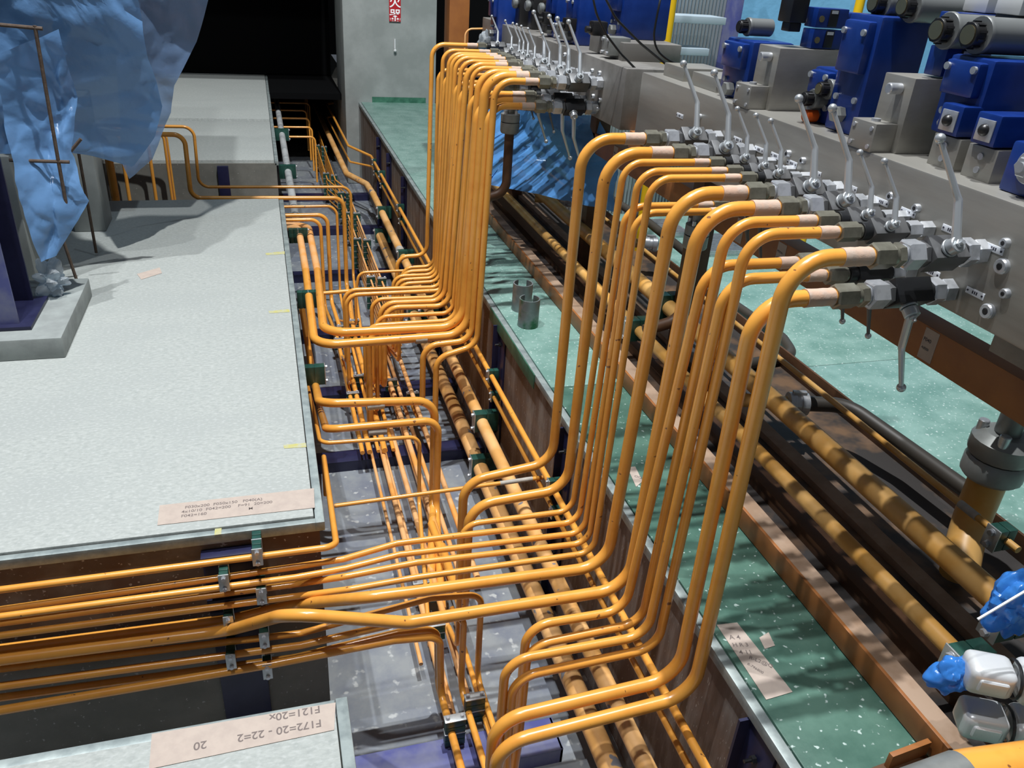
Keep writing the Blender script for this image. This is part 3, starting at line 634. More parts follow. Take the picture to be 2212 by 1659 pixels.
bluevalve(1.86, 2.1, 2.44, 2.58, ZT, 1.62, 'dark blue valve tucked behind the tall one between the steel blocks')
# modules on the farther steel block
def module(x0, x1, y0, y1, z0, z1, label, plate=True, knob=True):
    t = empty('control_valve', (x0, y0, z0)); tag(t, label, 'valve', 'stacked blue control valves')
    w, d, h = x1 - x0, y1 - y0, z1 - z0
    MB().box(0, w, 0, d, 0, h, .004).build('valve_body', M['blue'], t)
    MB().cyl((.02, 0, h * .45), (.02, -.003, h * .45), .011, 16).build('brass_bush', M['brass'], t)
    if plate:
        p = MB().box(.05, w * .66, -.004, 0, h * .08, h * .94, .001).build('name_plate', M['blackplastic'], t)
        MB().box(.055, .055 + w * .2, -.005, -.004, h * .74, h * .90).build('logo_field', M['lightgrey'], p)
    if knob:
        MB().box(w, w + .07, .004, d - .004, h * .1, h * .85, .012).build('coil_housing', M['blue'], t)
        MB().cyl((w + .07, d / 2, h * .45), (w + .11, d / 2, h * .45), .02, 16, ch=.005).build('coil_tip', M['solenoid'], t)
    return t
module(1.93, 2.06, 2.73, 2.80, 1.66, 1.725, 'blue control valve on the farther steel block, lower of the stack')
module(1.93, 2.06, 2.73, 2.80, 1.73, 1.795, 'blue control valve on the farther steel block, upper of the stack')
module(1.89, 2.05, 2.03, 2.10, 1.66, 1.74, 'blue control valve with black name plate on the nearer steel block', knob=False)
module(1.89, 2.05, 2.03, 2.10, 1.745, 1.83, 'blue control valve under the top solenoids on the nearer block', knob=False)
t = empty('connector_plug', (1.86, 2.76, 1.74)); tag(t, 'black rectangular plug connector left of the stacked blue valves', 'connector')
MB().box(-.02, .05, 0, .08, 0, .12, .006).build('plug_housing', M['blackplastic'], t); MB().box(-.01, .04, .01, .06, -.03, 0, .004).build('plug_foot', M['blackplastic'], t)
# front right group
bluevalve(1.84, 2.1, 1.50, 1.60, 1.50, 1.80, 'big light blue cast valve at the right edge', nub=False)
bluevalve(1.86, 2.1, 1.82, 1.98, 1.52, 1.73, 'dark blue valve beneath the front solenoid pair', nub=True)
for i, (y, nm) in enumerate(((1.86, 'left'), (1.73, 'right'))):
    t = empty('valve_foot', (1.82, y - .05, ZT)); tag(t, f'steel foot block with blue head and square chrome plate, {nm} of the pair', 'valve', 'chrome plate valves')
    MB().box(0, .2, 0, .10, 0, .085, .002).build('foot_block', M['manif'], t)
    for dz in (.025, .06): MB().cyl((0, .05, dz), (-.004, .05, dz), .009, 14).build('cap_screw', M['steel'], t)
    hd = MB().box(-.015, .2, .01, .09, .09, .17, .006).build('blue_head', M['blue'], t)
    MB().box(-.019, -.015, .022, .078, .10, .155, .002).build('chrome_plate', M['steel'], hd)
    MB().sphere((-.019, .05, .128), .016).build('black_button', M['blackplastic'], hd)
t = empty('hydraulic_valve', (1.80, 1.47, ZT)); tag(t, 'blue valve housing with big round steel flange at the right edge', 'valve', 'blue hydraulic valves')
MB().box(0, .3, 0, .16, 0, .125, .01).build('valve_body', M['blue'], t)
MB().cyl((0, .08, .075), (-.012, .08, .075), .042, 28, ch=.003).build('round_flange', M['lever'], t)
MB().hexn((-.012, .08, .075), (-.035, .08, .075), .026).cyl((-.035, .08, .075), (-.043, .08, .075), .013, 14).build('hex_plug', M['lever'], t)
for i, (u, v, x) in enumerate(((1893, 57, 1.86), (1737, 250, 1.80))):
    p = at(u, v, x=x); o = MB().cyl(p, p + V(.05, 0, 0), .021, 20, ch=.004).build('protective_cap', M['orangecap'])
    tag(o, ['bright orange plastic cap above the tall blue valve', 'bright orange plastic cap low between the levers and blue valve'][i], 'cap')
for i, (u0, v0, u1, v1) in enumerate(((2095, 0, 2145, 17), (2165, 4, 2220, 26))):
    a = at(u0, v0, x=2.0); t = empty('connector_plug', (2.0, a.y - .07, a.z - .03)); tag(t, f'light grey plug connector on top of the front solenoids, {"left" if i == 0 else "right"}', 'connector')
    MB().box(0, .08, 0, .09, 0, .05, .006).build('plug_housing', M['lightgrey'], t); MB().box(.005, .075, .005, .085, -.03, 0, .004).build('plug_foot', M['blackplastic'], t)
# bars on manifold top left
for i, (y0, y1) in enumerate(((3.0, 3.22), (3.30, 3.5))):
    o = MB().box(1.80, 2.0, y0 + .12, y1 + .12, ZT, ZT + .055, .003).build('steel_block', M['manif']); tag(o, f'low steel bar on top of the near manifold, {"nearer" if i == 0 else "farther"}', 'block', 'low bars')

# ------------------------------------------------------------------ blocks and valves on the far manifold
ZU = 1.425
o = MB().box(1.86, 2.2, 4.25, 4.75, ZU, ZU + .09, .004).build('steel_block', M['manif2']); tag(o, 'dark steel base block on the far manifold near its end', 'block')
bluevalve(1.92, 2.2, 4.45, 4.62, ZU + .09, 1.78, 'blue valve body on the far manifold, nearest')
bluevalve(1.85, 2.1, 4.95, 5.12, ZU, 1.70, 'blue valve body on the far manifold, second')
bluevalve(1.85, 2.1, 5.35, 5.52, ZU, 1.70, 'blue valve body on the far manifold, third')
bluevalve(1.72, 2.0, 6.3, 6.5, 1.30, 1.62, 'blue valve body at the far end by the black doorway')
for i, (y, z) in enumerate(((4.55, 1.52), (5.0, 1.50), (5.42, 1.50))):
    t = empty('solenoid', (1.80, y, z)); tag(t, f'black connector box on the far manifold, {ORD[i]} from the camera', 'connector', 'far black connectors')
    MB().box(-.02, .07, -.035, .035, 0, .075, .012).build('plug_housing', M['blackplastic'], t)
    MB().cyl((-.02, 0, .03), (-.05, 0, .03), .018, 14, ch=.003).build('plug_nose', M['blackplastic'], t)
for i, (y) in enumerate((4.30, 5.10)):
    t = empty('sensor_block', (1.80, y, ZU)); tag(t, f'grey sensor block with cap screws on the far manifold, {"nearer" if i == 0 else "farther"}', 'block', 'sensor blocks')
    MB().box(0, .12, 0, .11, .02, .11, .003).build('block_body', M['castgrey'], t)
    for dy in (.02, .09):
        for dz in (.03, .095): MB().cyl((0, dy, dz), (-.012, dy, dz), .009, 12).build('cap_screw', M['steel'], t)
for i in range(4):
    t = empty('junction_cap', (1.9 - .03 * i, 5.7 + .22 * i, ZU)); tag(t, f'black valve head at the back of the far manifold, {ORD[i]} from the camera', 'valve', 'black valve heads')
    MB().box(0, .14, 0, .12, 0, .2, .015).build('head_body', M['blackplastic'], t); MB().cyl((-.04, .06, .15), (0, .06, .15), .035, 16, ch=.01).build('rubber_boot', M['solenoid'], t)
# cables
for i, pl in enumerate((((1278, -20), (1288, 30), (1310, 75), (1340, 115), (1384, 160)), ((1300, -20), (1330, 40), (1385, 95), (1440, 140), (1500, 165), (1560, 168)), ((1430, -20), (1420, 30), (1411, 80), (1420, 112), (1450, 135), (1535, 152)))):
    y = (4.0, 3.75, 3.9)[i]
    o = MB().sweep(fillet(AY(y, *pl), .2), .0055, 8).build('cable', M['blackplastic'], sharp=0); tag(o, f'thin black cable sagging over the manifolds, {["left", "middle", "right"][i]} one', 'cable', 'black cables')

# ------------------------------------------------------------------ stand
def beam(name, x0, x1, y0, y1, z0, z1, m, label, cat='beam', b=.002, group=None):
    o = MB().box(x0, x1, y0, y1, z0, z1, b).build(name, M[m]); tag(o, label, cat, group); return o
t = empty('drip_tray', (1.64, 1.02, 0)); tag(t, 'long rust orange steel tray on the floor carrying the ochre pipes', 'tray')
MB().box(0, .012, 0, 6.2, .004, .087, .001).build('front_side', M['rust'], t)
MB().box(.012, .078, 0, 6.2, .072, .084, .001).build('top_flange', M['rusttop'], t)
MB().box(.115, 1.0, 0, 6.2, .004, .018, .001).build('tray_bottom', M['pan'], t)
MB().box(.18, .26, 0, 6.2, .018, .07, .001).build('inner_rail', M['brown'], t)
MB().box(.43, .50, 0, 6.2, .018, .05, .001).build('inner_rail', M['rusttop'], t)
MB().box(.94, .952, .1, 6.2, .018, .12, .001).build('rear_side', M['brown'], t)
oC1, pC1 = ypipe(1990, 1335, .028, 1.16, 8.5, 'ochre pipe lying in the rust orange tray, left of the two thick ones', 'tray pipes', 'ochre', z=.2, n=20)
oC2, pC2 = ypipe(1901, 1070, .042, 1.2, 8.5, 'thick ochre pipe above the rust orange tray', 'tray pipes', 'ochre', z=.30, n=24)
oC3, pC3 = ypipe(2052, 1070, .0125, 1.45, 8.5, 'thin ochre pipe above the tray, rightmost', 'tray pipes', 'ochre', z=.33)
MB().sweep([V(pC3.x, 1.70, pC3.z), V(pC3.x, 1.62, pC3.z)], .0145, 12).build('tape_sleeve', M['greytape'], oC3)
# carrying beam
UB = at(2192, 804, x=2.02)
t = empty('support_beam', (2.0, 1.2, UB.z - .12)); tag(t, 'long rust orange beam beneath the manifolds with paper labels', 'beam')
MB().box(0, .10, 0, 5.6, 0, .12, .002).build('beam_body', M['rust'], t)
W_ = []
for i, (y, h) in enumerate(((1.86, .105), (2.35, .105), (2.72, .105), (3.05, .105), (4.5, .1), (5.0, .1))):
    s_ = MB().box(-.0015, 0, y - 1.2 - .03, y - 1.2 + .03, .01, .115).build('paper_label', M['paper'], t)
    W_.append((s_, y - 1.2, i))
for i, (y) in enumerate((3.42, 4.85, 6.6)):
    beam('support_post', 2.0, 2.1, y, y + .10, .0, 1.12, 'brown', f'brown steel post under the manifolds, {ORD[i]} from the camera', 'post', group='brown posts')
for i, (y0, y1) in enumerate(((1.95, 2.2), (3.8, 3.95), (1.25, 1.5))):
    o = beam('pad_block', 1.82, 2.0, y0, y1, 1.04, 1.125, 'manif2' if i != 1 else 'rust', f'packing block between beam and manifold, {["below the front valves", "at the gap between manifolds", "at the right edge"][i]}', 'block')
# tray clamp with blue wrapping
cl = clamp((pC2.x + .075, 1.24, pC2.z - .0), .14, .06, .15, 1, '-x', 'teal clamp block with broad steel plate on the thick ochre pipe', 'tray clamps', bolt_r=.012)
cl2 = clamp((pC1.x + .06, 1.19, pC1.z), .12, .06, .12, 1, '-x', 'teal clamp block with steel plate on the left ochre pipe', 'tray clamps', bolt_r=.012)
cl3 = clamp((pC3.x + .03, 1.52, pC3.z), .08, .05, .07, 1, '-x', 'clamp with small steel plate on the thin ochre pipe', 'tray clamps', bolt_r=.011)
cl4 = clamp((pC2.x + .075, 3.55, pC2.z - .0), .14, .06, .15, 1, '-x', 'green clamp on the thick ochre pipe behind the near risers', 'tray clamps', bolt_r=.012)
cl5 = clamp((pC1.x + .06, 3.5, pC1.z), .12, .06, .12, 1, '-x', 'green clamp on the left ochre pipe behind the near risers', 'tray clamps', bolt_r=.012)

def crumple(outline_fn, nu, nv, amp, scale, seed, sharpn=1.0):
    """grid of points from outline_fn(s,t), displaced along local normal by folded noise"""
    pts = []
    for j in range(nv + 1):
        for i in range(nu + 1):
            pts.append(Vector(outline_fn(i / nu, j / nv)))
    fs = [(j * (nu + 1) + i, j * (nu + 1) + i + 1, (j + 1) * (nu + 1) + i + 1, (j + 1) * (nu + 1) + i) for j in range(nv) for i in range(nu)]
    off = Vector((seed * 3.1, seed * 1.7, seed * .9)); out = []
    for k, p in enumerate(pts):
        q = p * scale + off
        q = q + Vector((noise.noise(q * .7), noise.noise(q * .7 + off), 0)) * .9
        def rid(w):
            d, _ = noise.voronoi(w); return d[1] - d[0]
        f = rid(q * .55) * .9 + rid(q * 1.1 + off) * .45 + rid(q * 2.3) * .2 + noise.noise(q * .4) * .7 - .5
        n = Vector((noise.noise(q * .3 + off) * .6, -.9, noise.noise(q * .35 + off * 2) * .4)).normalized()
        out.append(p + n * f * amp)
    return out, fs
def sheet(name, fn, nu, nv, amp, scale, seed, m, label, cat='sheet', group=None, sharp=28, par=None):
    vs, fs = crumple(fn, nu, nv, amp, scale, seed)
    o = link(name, mesh(name, vs, fs, M[m], sharp), par)
    if label: tag(o, label, cat, group)
    return o
def quad(a, b, c, d):
    a, b, c, d = map(Vector, (a, b, c, d))
    return lambda s, t: (a.lerp(b, s)).lerp(d.lerp(c, s), t)
def polyblend(left, right):
    """left, right: lists of points top->bottom; s across, t down"""
    L_ = [Vector(p) for p in left]; R_ = [Vector(p) for p in right]
    def pick(P, t):
        x = t * (len(P) - 1); i = min(int(x), len(P) - 2); return P[i].lerp(P[i + 1], x - i)
    return lambda s, t: pick(L_, t).lerp(pick(R_, t), s)
# blue wrapping on the tray clamps
def blob(name, c, rx, ry, rz, amp, scale, seed, m, label, cat, sharp=30, par=None, nu=56, nv=40):
    def fn(s, t):
        a = s * 2 * math.pi; b = math.pi * (.02 + .96 * t)
        return Vector(c) + Vector((rx * math.sin(b) * math.cos(a), ry * math.sin(b) * math.sin(a), rz * math.cos(b)))
    vs = []; fs = []
    for j in range(nv + 1):
        for i in range(nu): vs.append(fn(i / nu, j / nv))
    for j in range(nv):
        for i in range(nu): fs.append((j * nu + i, j * nu + (i + 1) % nu, (j + 1) * nu + (i + 1) % nu, (j + 1) * nu + i))
    off = Vector((seed * 2.3, seed, -seed)); out = []
    for p in vs:
        d = (p - Vector(c)).normalized(); q = p * scale + off
        d_ = noise.voronoi(q)[0]; e_ = noise.voronoi(q * 2.1)[0]; f = (d_[1] - d_[0]) * 1.6 + (e_[1] - e_[0]) * .6 - .6 + noise.noise(q * .6)
        out.append(p + d * f * amp)
    o = link(name, mesh(name, out, fs, M[m], sharp), par)
    if label: tag(o, label, cat)
    return o
pw = at(2175, 1300, x=2.0)
blob('plastic_wrap', tuple(at(2200, 1300, y=1.13)), .105, .045, .10, .028, 13, 3, 'bluewrap', 'crumpled bright blue plastic wrapped round the upper tray clamp', 'plastic')
blob('plastic_wrap', tuple(at(2062, 1455, y=1.06)), .075, .04, .052, .022, 14, 8, 'bluewrap', 'crumpled blue plastic bag hanging below the tray clamps', 'plastic')
o = MB().sweep(AY(1.03, (2112, 1338), (2230, 1268)), .0035, 8).build('cable_tie', M['white']); tag(o, 'white cable tie round the blue plastic wrap', 'cable tie')
# white wrapped coupling at the bottom right
for i, (c, lab) in enumerate(((tuple(at(2165, 1462, y=1.0)), 'upper'), (tuple(at(2150, 1560, y=.98)), 'lower'))):
    t = empty('wrapped_coupling', c, (0, 0, math.radians(-28))); tag(t, f'white film wrapped coupling with black cord at bottom right, {lab} one', 'coupling', 'wrapped couplings')
    MB().box(-.09, .02, -.045, .045, -.04, .04, .024, sg=4).box(-.07, .0, -.052, -.03, -.02, .02, .009, sg=3).build('coupling_half', M['aluwhite'], t)
    MB().box(.03, .16, -.05, .05, -.045, .045, .026, sg=4).build('coupling_half', M['aluwhite'], t)
    ring = [V(.025, .05 * math.cos(a), .046 * math.sin(a)) for a in [k * math.pi / 8 for k in range(17)]]
    MB().sweep(ring, .004, 6).build('cord', M['blackplastic'], t)
pipe([at(1965, 1715, z=.32), at(2080, 1672, z=.32), at(2540, 1610, z=.36)], .052, 'very thick orange pipe with bare grey weld end at bottom right corner', m='pipe', rad=.2, n=28, name='main_pipe')
o = MB().sweep([at(1966, 1716, z=.325), at(2075, 1675, z=.325)], .054, 28).build('weld_elbow', M['castgrey']); tag(o, 'grey bare elbow at the end of the corner pipe', 'fitting')
t = empty('angle_bracket', (1.52, 1.0, 0), (0, 0, .1)); tag(t, 'brown steel angle bracket on the floor at the bottom edge', 'bracket')
MB().box(-.09, .12, -.02, .08, .0, .008, .001).build('base_leg', M['brown'], t); MB().box(-.02, .12, .06, .075, .008, .06, .001).build('upright_leg', M['rust'], t)

# flanged pump fitting hanging under the beam (right edge)
t = empty('flange_valve', (2.36, 1.76, -.18)); t.scale = (1.4, 1.4, 1.4); tag(t, 'grey cast flanged valve standing at the right edge under the beam', 'valve')
q = MB().lathe([(.062, .40), (.072, .41), (.072, .45), (.066, .46)], 20).lathe([(.070, .465), (.074, .475), (.074, .51), (.05, .53)], 20); q.build('flange_pair', M['castgrey'], t)
MB().lathe([(.030, .52), (.030, .58), (.042, .60), (.046, .70), (.038, .72), (.03, .80)], 20).build('valve_neck', M['castgrey'], t)
MB().cyl((-.04, -.01, .66), (-.075, -.02, .66), .022, 16).cyl((0, 0, .66), (-.04, -.01, .66), .016, 12).build('side_port', M['castgrey'], t)
for a in (0.6, 2.2, 3.8, 5.4):
    MB().cyl((.055 * math.cos(a), .055 * math.sin(a), .50), (.055 * math.cos(a), .055 * math.sin(a), .545), .013, 14, ch=.002).build('cap_screw', M['steel'], t)
MB().sweep(fillet([V(0, 0, .41), V(0, 0, .24), V(-.1, -.1, .185)], .1), .045, 18).build('feed_pipe', M['ochre'], t)
# other far flanges under the manifolds
for i, (u, v) in enumerate(((1102, 262), (1505, 505))):
    y = (5.0, 3.35)[i]; p = at(u, v, y=y)
    t = empty('flange_valve', p); tag(t, f'dark cast flanged fitting hanging under the manifolds, {"far left" if i == 0 else "behind the near risers"}', 'fitting', 'hanging flanges')
    MB().lathe([(.055, -.07), (.06, -.06), (.06, -.005)], 18).lathe([(.06, .0), (.06, .045), (.05, .05)], 18).build('flange_pair', M['castgrey'], t)
    MB().cyl((0, 0, .05), (0, 0, .16), .032, 14).build('neck', M['castgrey'], t)
    for a in range(4): MB().cyl((.045 * math.cos(a * 1.57 + .6), .045 * math.sin(a * 1.57 + .6), .045), (.045 * math.cos(a * 1.57 + .6), .045 * math.sin(a * 1.57 + .6), .07), .01, 10).build('cap_screw', M['steel'], t)
    MB().sweep(fillet([V(0, 0, -.07), V(0, 0, -.45), V(-.2, 0, -.5)], .1), .03, 14).build('drop_pipe', M['brown'], t)
# dark hoses from the tray pipe
HS = [
 ([at(1740, 872, z=.24), at(1830, 875, z=.24), at(1950, 960, z=.2), at(2110, 1075, z=.2)], .034, 'dark brown pipe leaving the silver coupling towards the right edge'),
 ([at(1560, 640, z=.052), at(1690, 730, z=.052), at(1715, 768, z=.052), at(1600, 790, z=.052)], .030, 'dark brown return bend pipe behind the near risers'),
 ([at(1130, 250, z=.35), at(1150, 300, z=.3), at(1250, 385, z=.25), at(1400, 480, z=.22), at(1500, 560, z=.2)], .03, 'dark brown pipe running behind the far bundle under the manifold'),
]
for p_, r, lab in HS: pipe(p_, r, lab, m='rubber', rad=.14, name='return_pipe')
for i, (u, v) in enumerate(((1722, 872), (1222, 433), (1405, 527), (1168, 352))):
    p = at(u, v, z=.24); t = empty('pipe_coupling', p, (0, 0, -.3)); tag(t, f'shiny silver grooved coupling, {["beside the thick ochre pipe at right", "under the far manifold", "between the near risers", "left, behind the far bundle"][i]}', 'coupling', 'silver couplings')
    MB().lathe([(.034, -.05), (.05, -.042), (.05, -.012), (.044, -.008), (.044, .008), (.05, .012), (.05, .042), (.034, .05)], 20, Matrix.Rotation(math.pi / 2, 4, 'Y')).build('coupling_shell', M['steel'], t)
    MB().box(-.03, .03, -.012, .012, .04, .062, .004).build('bolt_pad', M['steel'], t)
    MB().cyl((-.24, 0, 0), (-.05, 0, 0), .03, 16).build('stub_pipe', M['ochre'], t)

# blue sheets under the far manifold
sheet('plastic_sheet', polyblend([at(1040, 235, y=6.3), at(1045, 300, y=5.9), at(1060, 400, y=5.4)], [at(1290, 250, y=4.9), at(1330, 330, y=4.7), at(1330, 460, y=4.4)]), 70, 60, .16, 3.2, 2, 'bluefilm2', 'crumpled blue plastic sheet on the floor beneath the far manifold', sharp=25)
sheet('plastic_sheet', polyblend([at(1380, 405, z=.12), at(1385, 440, z=.1)], [at(1450, 395, z=.12), at(1445, 430, z=.1)]), 14, 10, .05, 9, 5, 'bluefilm2', 'small crumpled blue plastic sheet by the grating', sharp=25)
# grating
for i, (u, v, w, h) in enumerate(((1420, 425, .3, .3), (1570, 530, .5, .4), (1440, 495, .2, .35))):
    p = at(u, v, z=.015); t = empty('floor_grating', p); tag(t, f'galvanised floor grating panel, {["upper", "right", "lower"][i]} of those glimpsed between the near risers', 'grating', 'gratings')
    mb = MB()
    for k in range(16): mb.box(-w / 2, w / 2, -h / 2 + k * h / 15, -h / 2 + k * h / 15 + .006, 0, .03)
    g_ = mb.build('bearing_bars', M['steel'], t); g_['kind'] = 'stuff'
    MB().box(-w / 2 - .006, -w / 2, -h / 2, h / 2 + .006, 0, .032).box(w / 2, w / 2 + .006, -h / 2, h / 2 + .006, 0, .032).build('edge_bar', M['steel'], t)
# cut pipe sleeves on the floor
for i, (u, v, hh) in enumerate(((1131, 640, .17), (1140, 703, .17))):
    p = at(u, v, z=.0) if i else at(1126, 668, z=.0)
    t = empty('pipe_offcut', (p.x, p.y, 0)); tag(t, f'upright grey half-open pipe offcut on the green floor edge, {"nearer with green paint patch" if i else "farther"}', 'offcut', 'pipe offcuts')
    vs = []; fs = []; n = 28; R1, R2 = .060, .053; a0, a1 = math.radians(-75 - 180), math.radians(50 + 0)
    for k in range(n + 1):
        a = a0 + (a1 - a0) * k / n
        for R_ in (R1, R2):
            for z in (0, hh): vs.append((R_ * math.cos(a), R_ * math.sin(a), z))
    for k in range(n):
        b = k * 4; c = b + 4
        fs += [(b, c, c + 1, b + 1), (b + 2, b + 3, c + 3, c + 2), (b + 1, c + 1, c + 3, b + 3), (b, b + 2, c + 2, c)]
    fs += [(0, 1, 3, 2), (n * 4, n * 4 + 2, n * 4 + 3, n * 4 + 1)]
    link('sleeve_wall', mesh('sleeve_wall', vs, fs, mat('galvanised_sleeve%d' % i, (.20, .23, .235), .4, .5, (.34, .37, .37), 9, c3=(.03, .13, .06) if i else None, sc3=9)), t)

# ------------------------------------------------------------------ tape notes
def text_mesh(s, size, m, par, loc, rot, name='handwriting'):
    cu = bpy.data.curves.new('t', 'FONT'); cu.body = s; cu.size = size; cu.align_x = 'LEFT'; cu.offset = size * .012
    o = bpy.data.objects.new('t', cu); COL.objects.link(o); bpy.context.view_layer.update()
    dg = bpy.context.evaluated_depsgraph_get(); me = bpy.data.meshes.new_from_object(o.evaluated_get(dg)); bpy.data.objects.remove(o)
    me.materials.clear(); me.materials.append(M[m]); me.name = name
    q = bpy.data.objects.new(name, me); COL.objects.link(q); q.parent = par; q.location = loc; q.rotation_euler = rot; return q
for s_, yy, i in W_:
    text_mesh(['F040', 'FHA2', 'PITION', 'HA2', 'H40', 'H20'][i], [.017, .016, .012, .016, .016, .016][i], 'ink', s_, (-.0022, yy + .026, .072), (math.pi / 2, 0, -math.pi / 2))
    if i < 3: text_mesh(['A(B)20', '40x2', 'A30'][i], .011, 'ink', s_, (-.0022, yy + .024, .045), (math.pi / 2, 0, -math.pi / 2))
def note(pts, label, lines, z=.001, m='paper'):
    """paper strip lying on the floor: pts picture corners (tl,tr,br,bl)"""
    c = AZ(z, *pts); cen = sum(c, V(0, 0, 0)) / 4; t = empty('paper_note', (cen.x, cen.y, z)); tag(t, label, 'note')
    vs = [(p.x - cen.x, p.y - cen.y, 0) for p in c] + [(p.x - cen.x, p.y - cen.y, .0012) for p in c]
    link('paper_strip', mesh('paper_strip', vs, [(0, 3, 2, 1), (4, 5, 6, 7), (0, 1, 5, 4), (1, 2, 6, 5), (2, 3, 7, 6), (3, 0, 4, 7)], M[m]), t)
    for s, size, dx, dy, rz in lines: text_mesh(s, size, 'pencil', t, (dx, dy, .0016), (0, 0, rz))
    return t
M['pencil'] = mat('pencil', (.16, .13, .12), .8)
note([(345, 1092), (678, 1055), (680, 1097), (340, 1135)], 'long masking tape strip with pencil writing at the slab corner', [
    ('F030x200  F050x150   F040(A)', .022, -.19, .022, 0), ('4x10/10  F042=200    F=91  20=200', .022, -.2, -.004, 0), ('F042=160                        M', .022, -.2, -.03, 0)])
note([(328, 1586), (725, 1518), (722, 1577), (322, 1662)], 'masking tape strip with upside-down writing on the near slab', [
    ('F121=20x', .034, .20, .045, math.pi), ('F172=20 - 22=2        20', .034, .20, -.002, math.pi)])
note([(1548, 1350), (1592, 1345), (1712, 1495), (1655, 1512)], 'speckled paper note with black sketch on the green floor', [
    ('A 4', .026, -.03, .085, -.2), ('H R 3', .022, -.035, .055, -.2), ('4 11', .024, -.03, .022, -.2), ('R-L2@Q', .02, -.012, .0, -.75), ('8-796800', .014, -.03, -.02, -1.0)])
note([(1640, 1378), (1660, 1366), (1674, 1395), (1652, 1402)], 'small torn paper scrap beside the speckled note', [])
note([(1600 - 245, 1010), (1600 - 228, 1008), (1600 - 212, 1040), (1600 - 226, 1052)], 'paper tag on the green edge behind the risers', [('OQ', .02, -.01, -.01, -.6)])
note([(296, 592), (345, 578), (350, 590), (305, 604)], 'scrap of paper lying in the shade on the slab', [])
# yellow marks on the slab
for i, pl in enumerate((((573, 547), (615, 543), (615, 549), (575, 551)), ((580, 672), (625, 668), (626, 674), (582, 677)), ((612, 961), (661, 957), (662, 966), (614, 969)))):
    c = AZ(.0006, *pl); o = link('paint_mark', mesh('paint_mark', c + [p + V(0, 0, .0008) for p in c], [(3, 2, 1, 0), (4, 5, 6, 7), (0, 1, 5, 4), (1, 2, 6, 5), (2, 3, 7, 6), (3, 0, 4, 7)], M['ymark']))
    tag(o, f'yellow paint mark at the slab edge, {["farthest", "middle", "nearest"][i]} one', 'mark', 'yellow marks')
c = [V(-.275, 2.455, -.007), V(-.235, 2.455, -.007), V(-.235, 2.49, -.007), V(-.275, 2.49, -.007)]
o = MB().box(-.285, -.262, 2.455, 2.49, -.009, -.0065).build('paint_mark', M['ymark']); tag(o, 'yellow paint mark on the galvanised front edge', 'mark')
# green paint on the column and trench edge
o = link('paint_band', mesh('paint_band', *(lambda b: (b.v, b.f))(MB().box(1.42, 2.15, 11.392, 11.398, .0, .07)), M['greenpaint'])); tag(o, 'dark green paint band along the foot of the column', 'paint')
o = MB().box(1.232, 1.237, 3.45, 4.35, -.085, -.004, .001).build('paint_band', M['greenpaint']); tag(o, 'dark green paint smear on the right trench edge', 'paint')
# red fire sign on the column
sg = empty('wall_sign', tuple(at(853, 10, y=11.385))); tag(sg, 'red sign with white characters high on the concrete column', 'sign')
MB().box(-.075, .075, -.004, 0, -.20, .45, .001).build('sign_board', M['red'], sg)
M['signwhite'] = mat('sign_white', (.9, .9, .9), .5)
text_mesh('火', .155, 'signwhite', sg, (-.075, -.006, -.02), (math.pi / 2, 0, 0), 'lettering'); text_mesh('器', .155, 'signwhite', sg, (-.075, -.006, -.18), (math.pi / 2, 0, 0), 'lettering')
text_mesh('気', .155, 'signwhite', sg, (-.075, -.006, .14), (math.pi / 2, 0, 0), 'lettering')
p = at(853, 95, y=11.39); o = MB().cyl(p + V(0, 0, .06), p + V(0, 0, -.06), .012, 8).sphere(p + V(0, -.02, -.08), .02).build('wall_hook', M['lightgrey']); tag(o, 'small pale hook on the concrete column below the sign', 'hook')

# ------------------------------------------------------------------ left side: column, plinth, frame, sheets
t = empty('concrete_plinth', (-1.55, 4.35, 0)); tag(t, 'low concrete plinth under the blue column', 'plinth')
MB().box(-.6, .52, -.36, .45, 0, .11, .008).build('plinth_body', M['slabdark'], t)
a = at(40, 705, z=.12); t = empty('steel_column', (-1.42, 4.30, .11)); tag(t, 'navy blue steel column with base plate at the left edge', 'column')
MB().box(-.34, .24, -.2, .2, 0, .02, .002).build('base_plate', M['navy'], t)
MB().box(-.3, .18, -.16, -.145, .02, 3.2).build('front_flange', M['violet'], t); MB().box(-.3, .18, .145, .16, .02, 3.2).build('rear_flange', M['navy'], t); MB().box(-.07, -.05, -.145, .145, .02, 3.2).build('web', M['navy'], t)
blob('cloth_bundle', (-1.55, 4.08, .17), .13, .05, .05, .03, 16, 4, 'cloth', 'pale grey rags on the plinth beside the blue column', 'rag')
blob('cloth_bundle', (-1.16, 4.55, .19), .07, .05, .10, .05, 14, 6, 'clearfilm', 'crumpled clear plastic bag behind the blue column', 'bag')
t = empty('rebar_frame', (-1.0, 4.6, 0)); tag(t, 'rusty rebar frame with crossbars in front of the blue sheet', 'frame')
def rod(pts, name='rod', r=.009): MB().sweep([Vector(p) - V(-1.0, 4.6, 0) for p in pts], r, 8).build(name, M['rebar'], t)
rod(AY(4.6, (75, 55), (127, 354), (150, 480)) ); rod(AY(4.6, (-60, 48), (92, 62))); rod(AY(4.6, (20, 346), (150, 350))); rod(AY(5.0, (125, 360), (175, 300)))
rod([at(168, 320, y=5.5), at(208, 546, y=5.5)], 'leg'); rod([at(120, 470, y=5.0), at(172, 624, y=5.0)], 'leg')
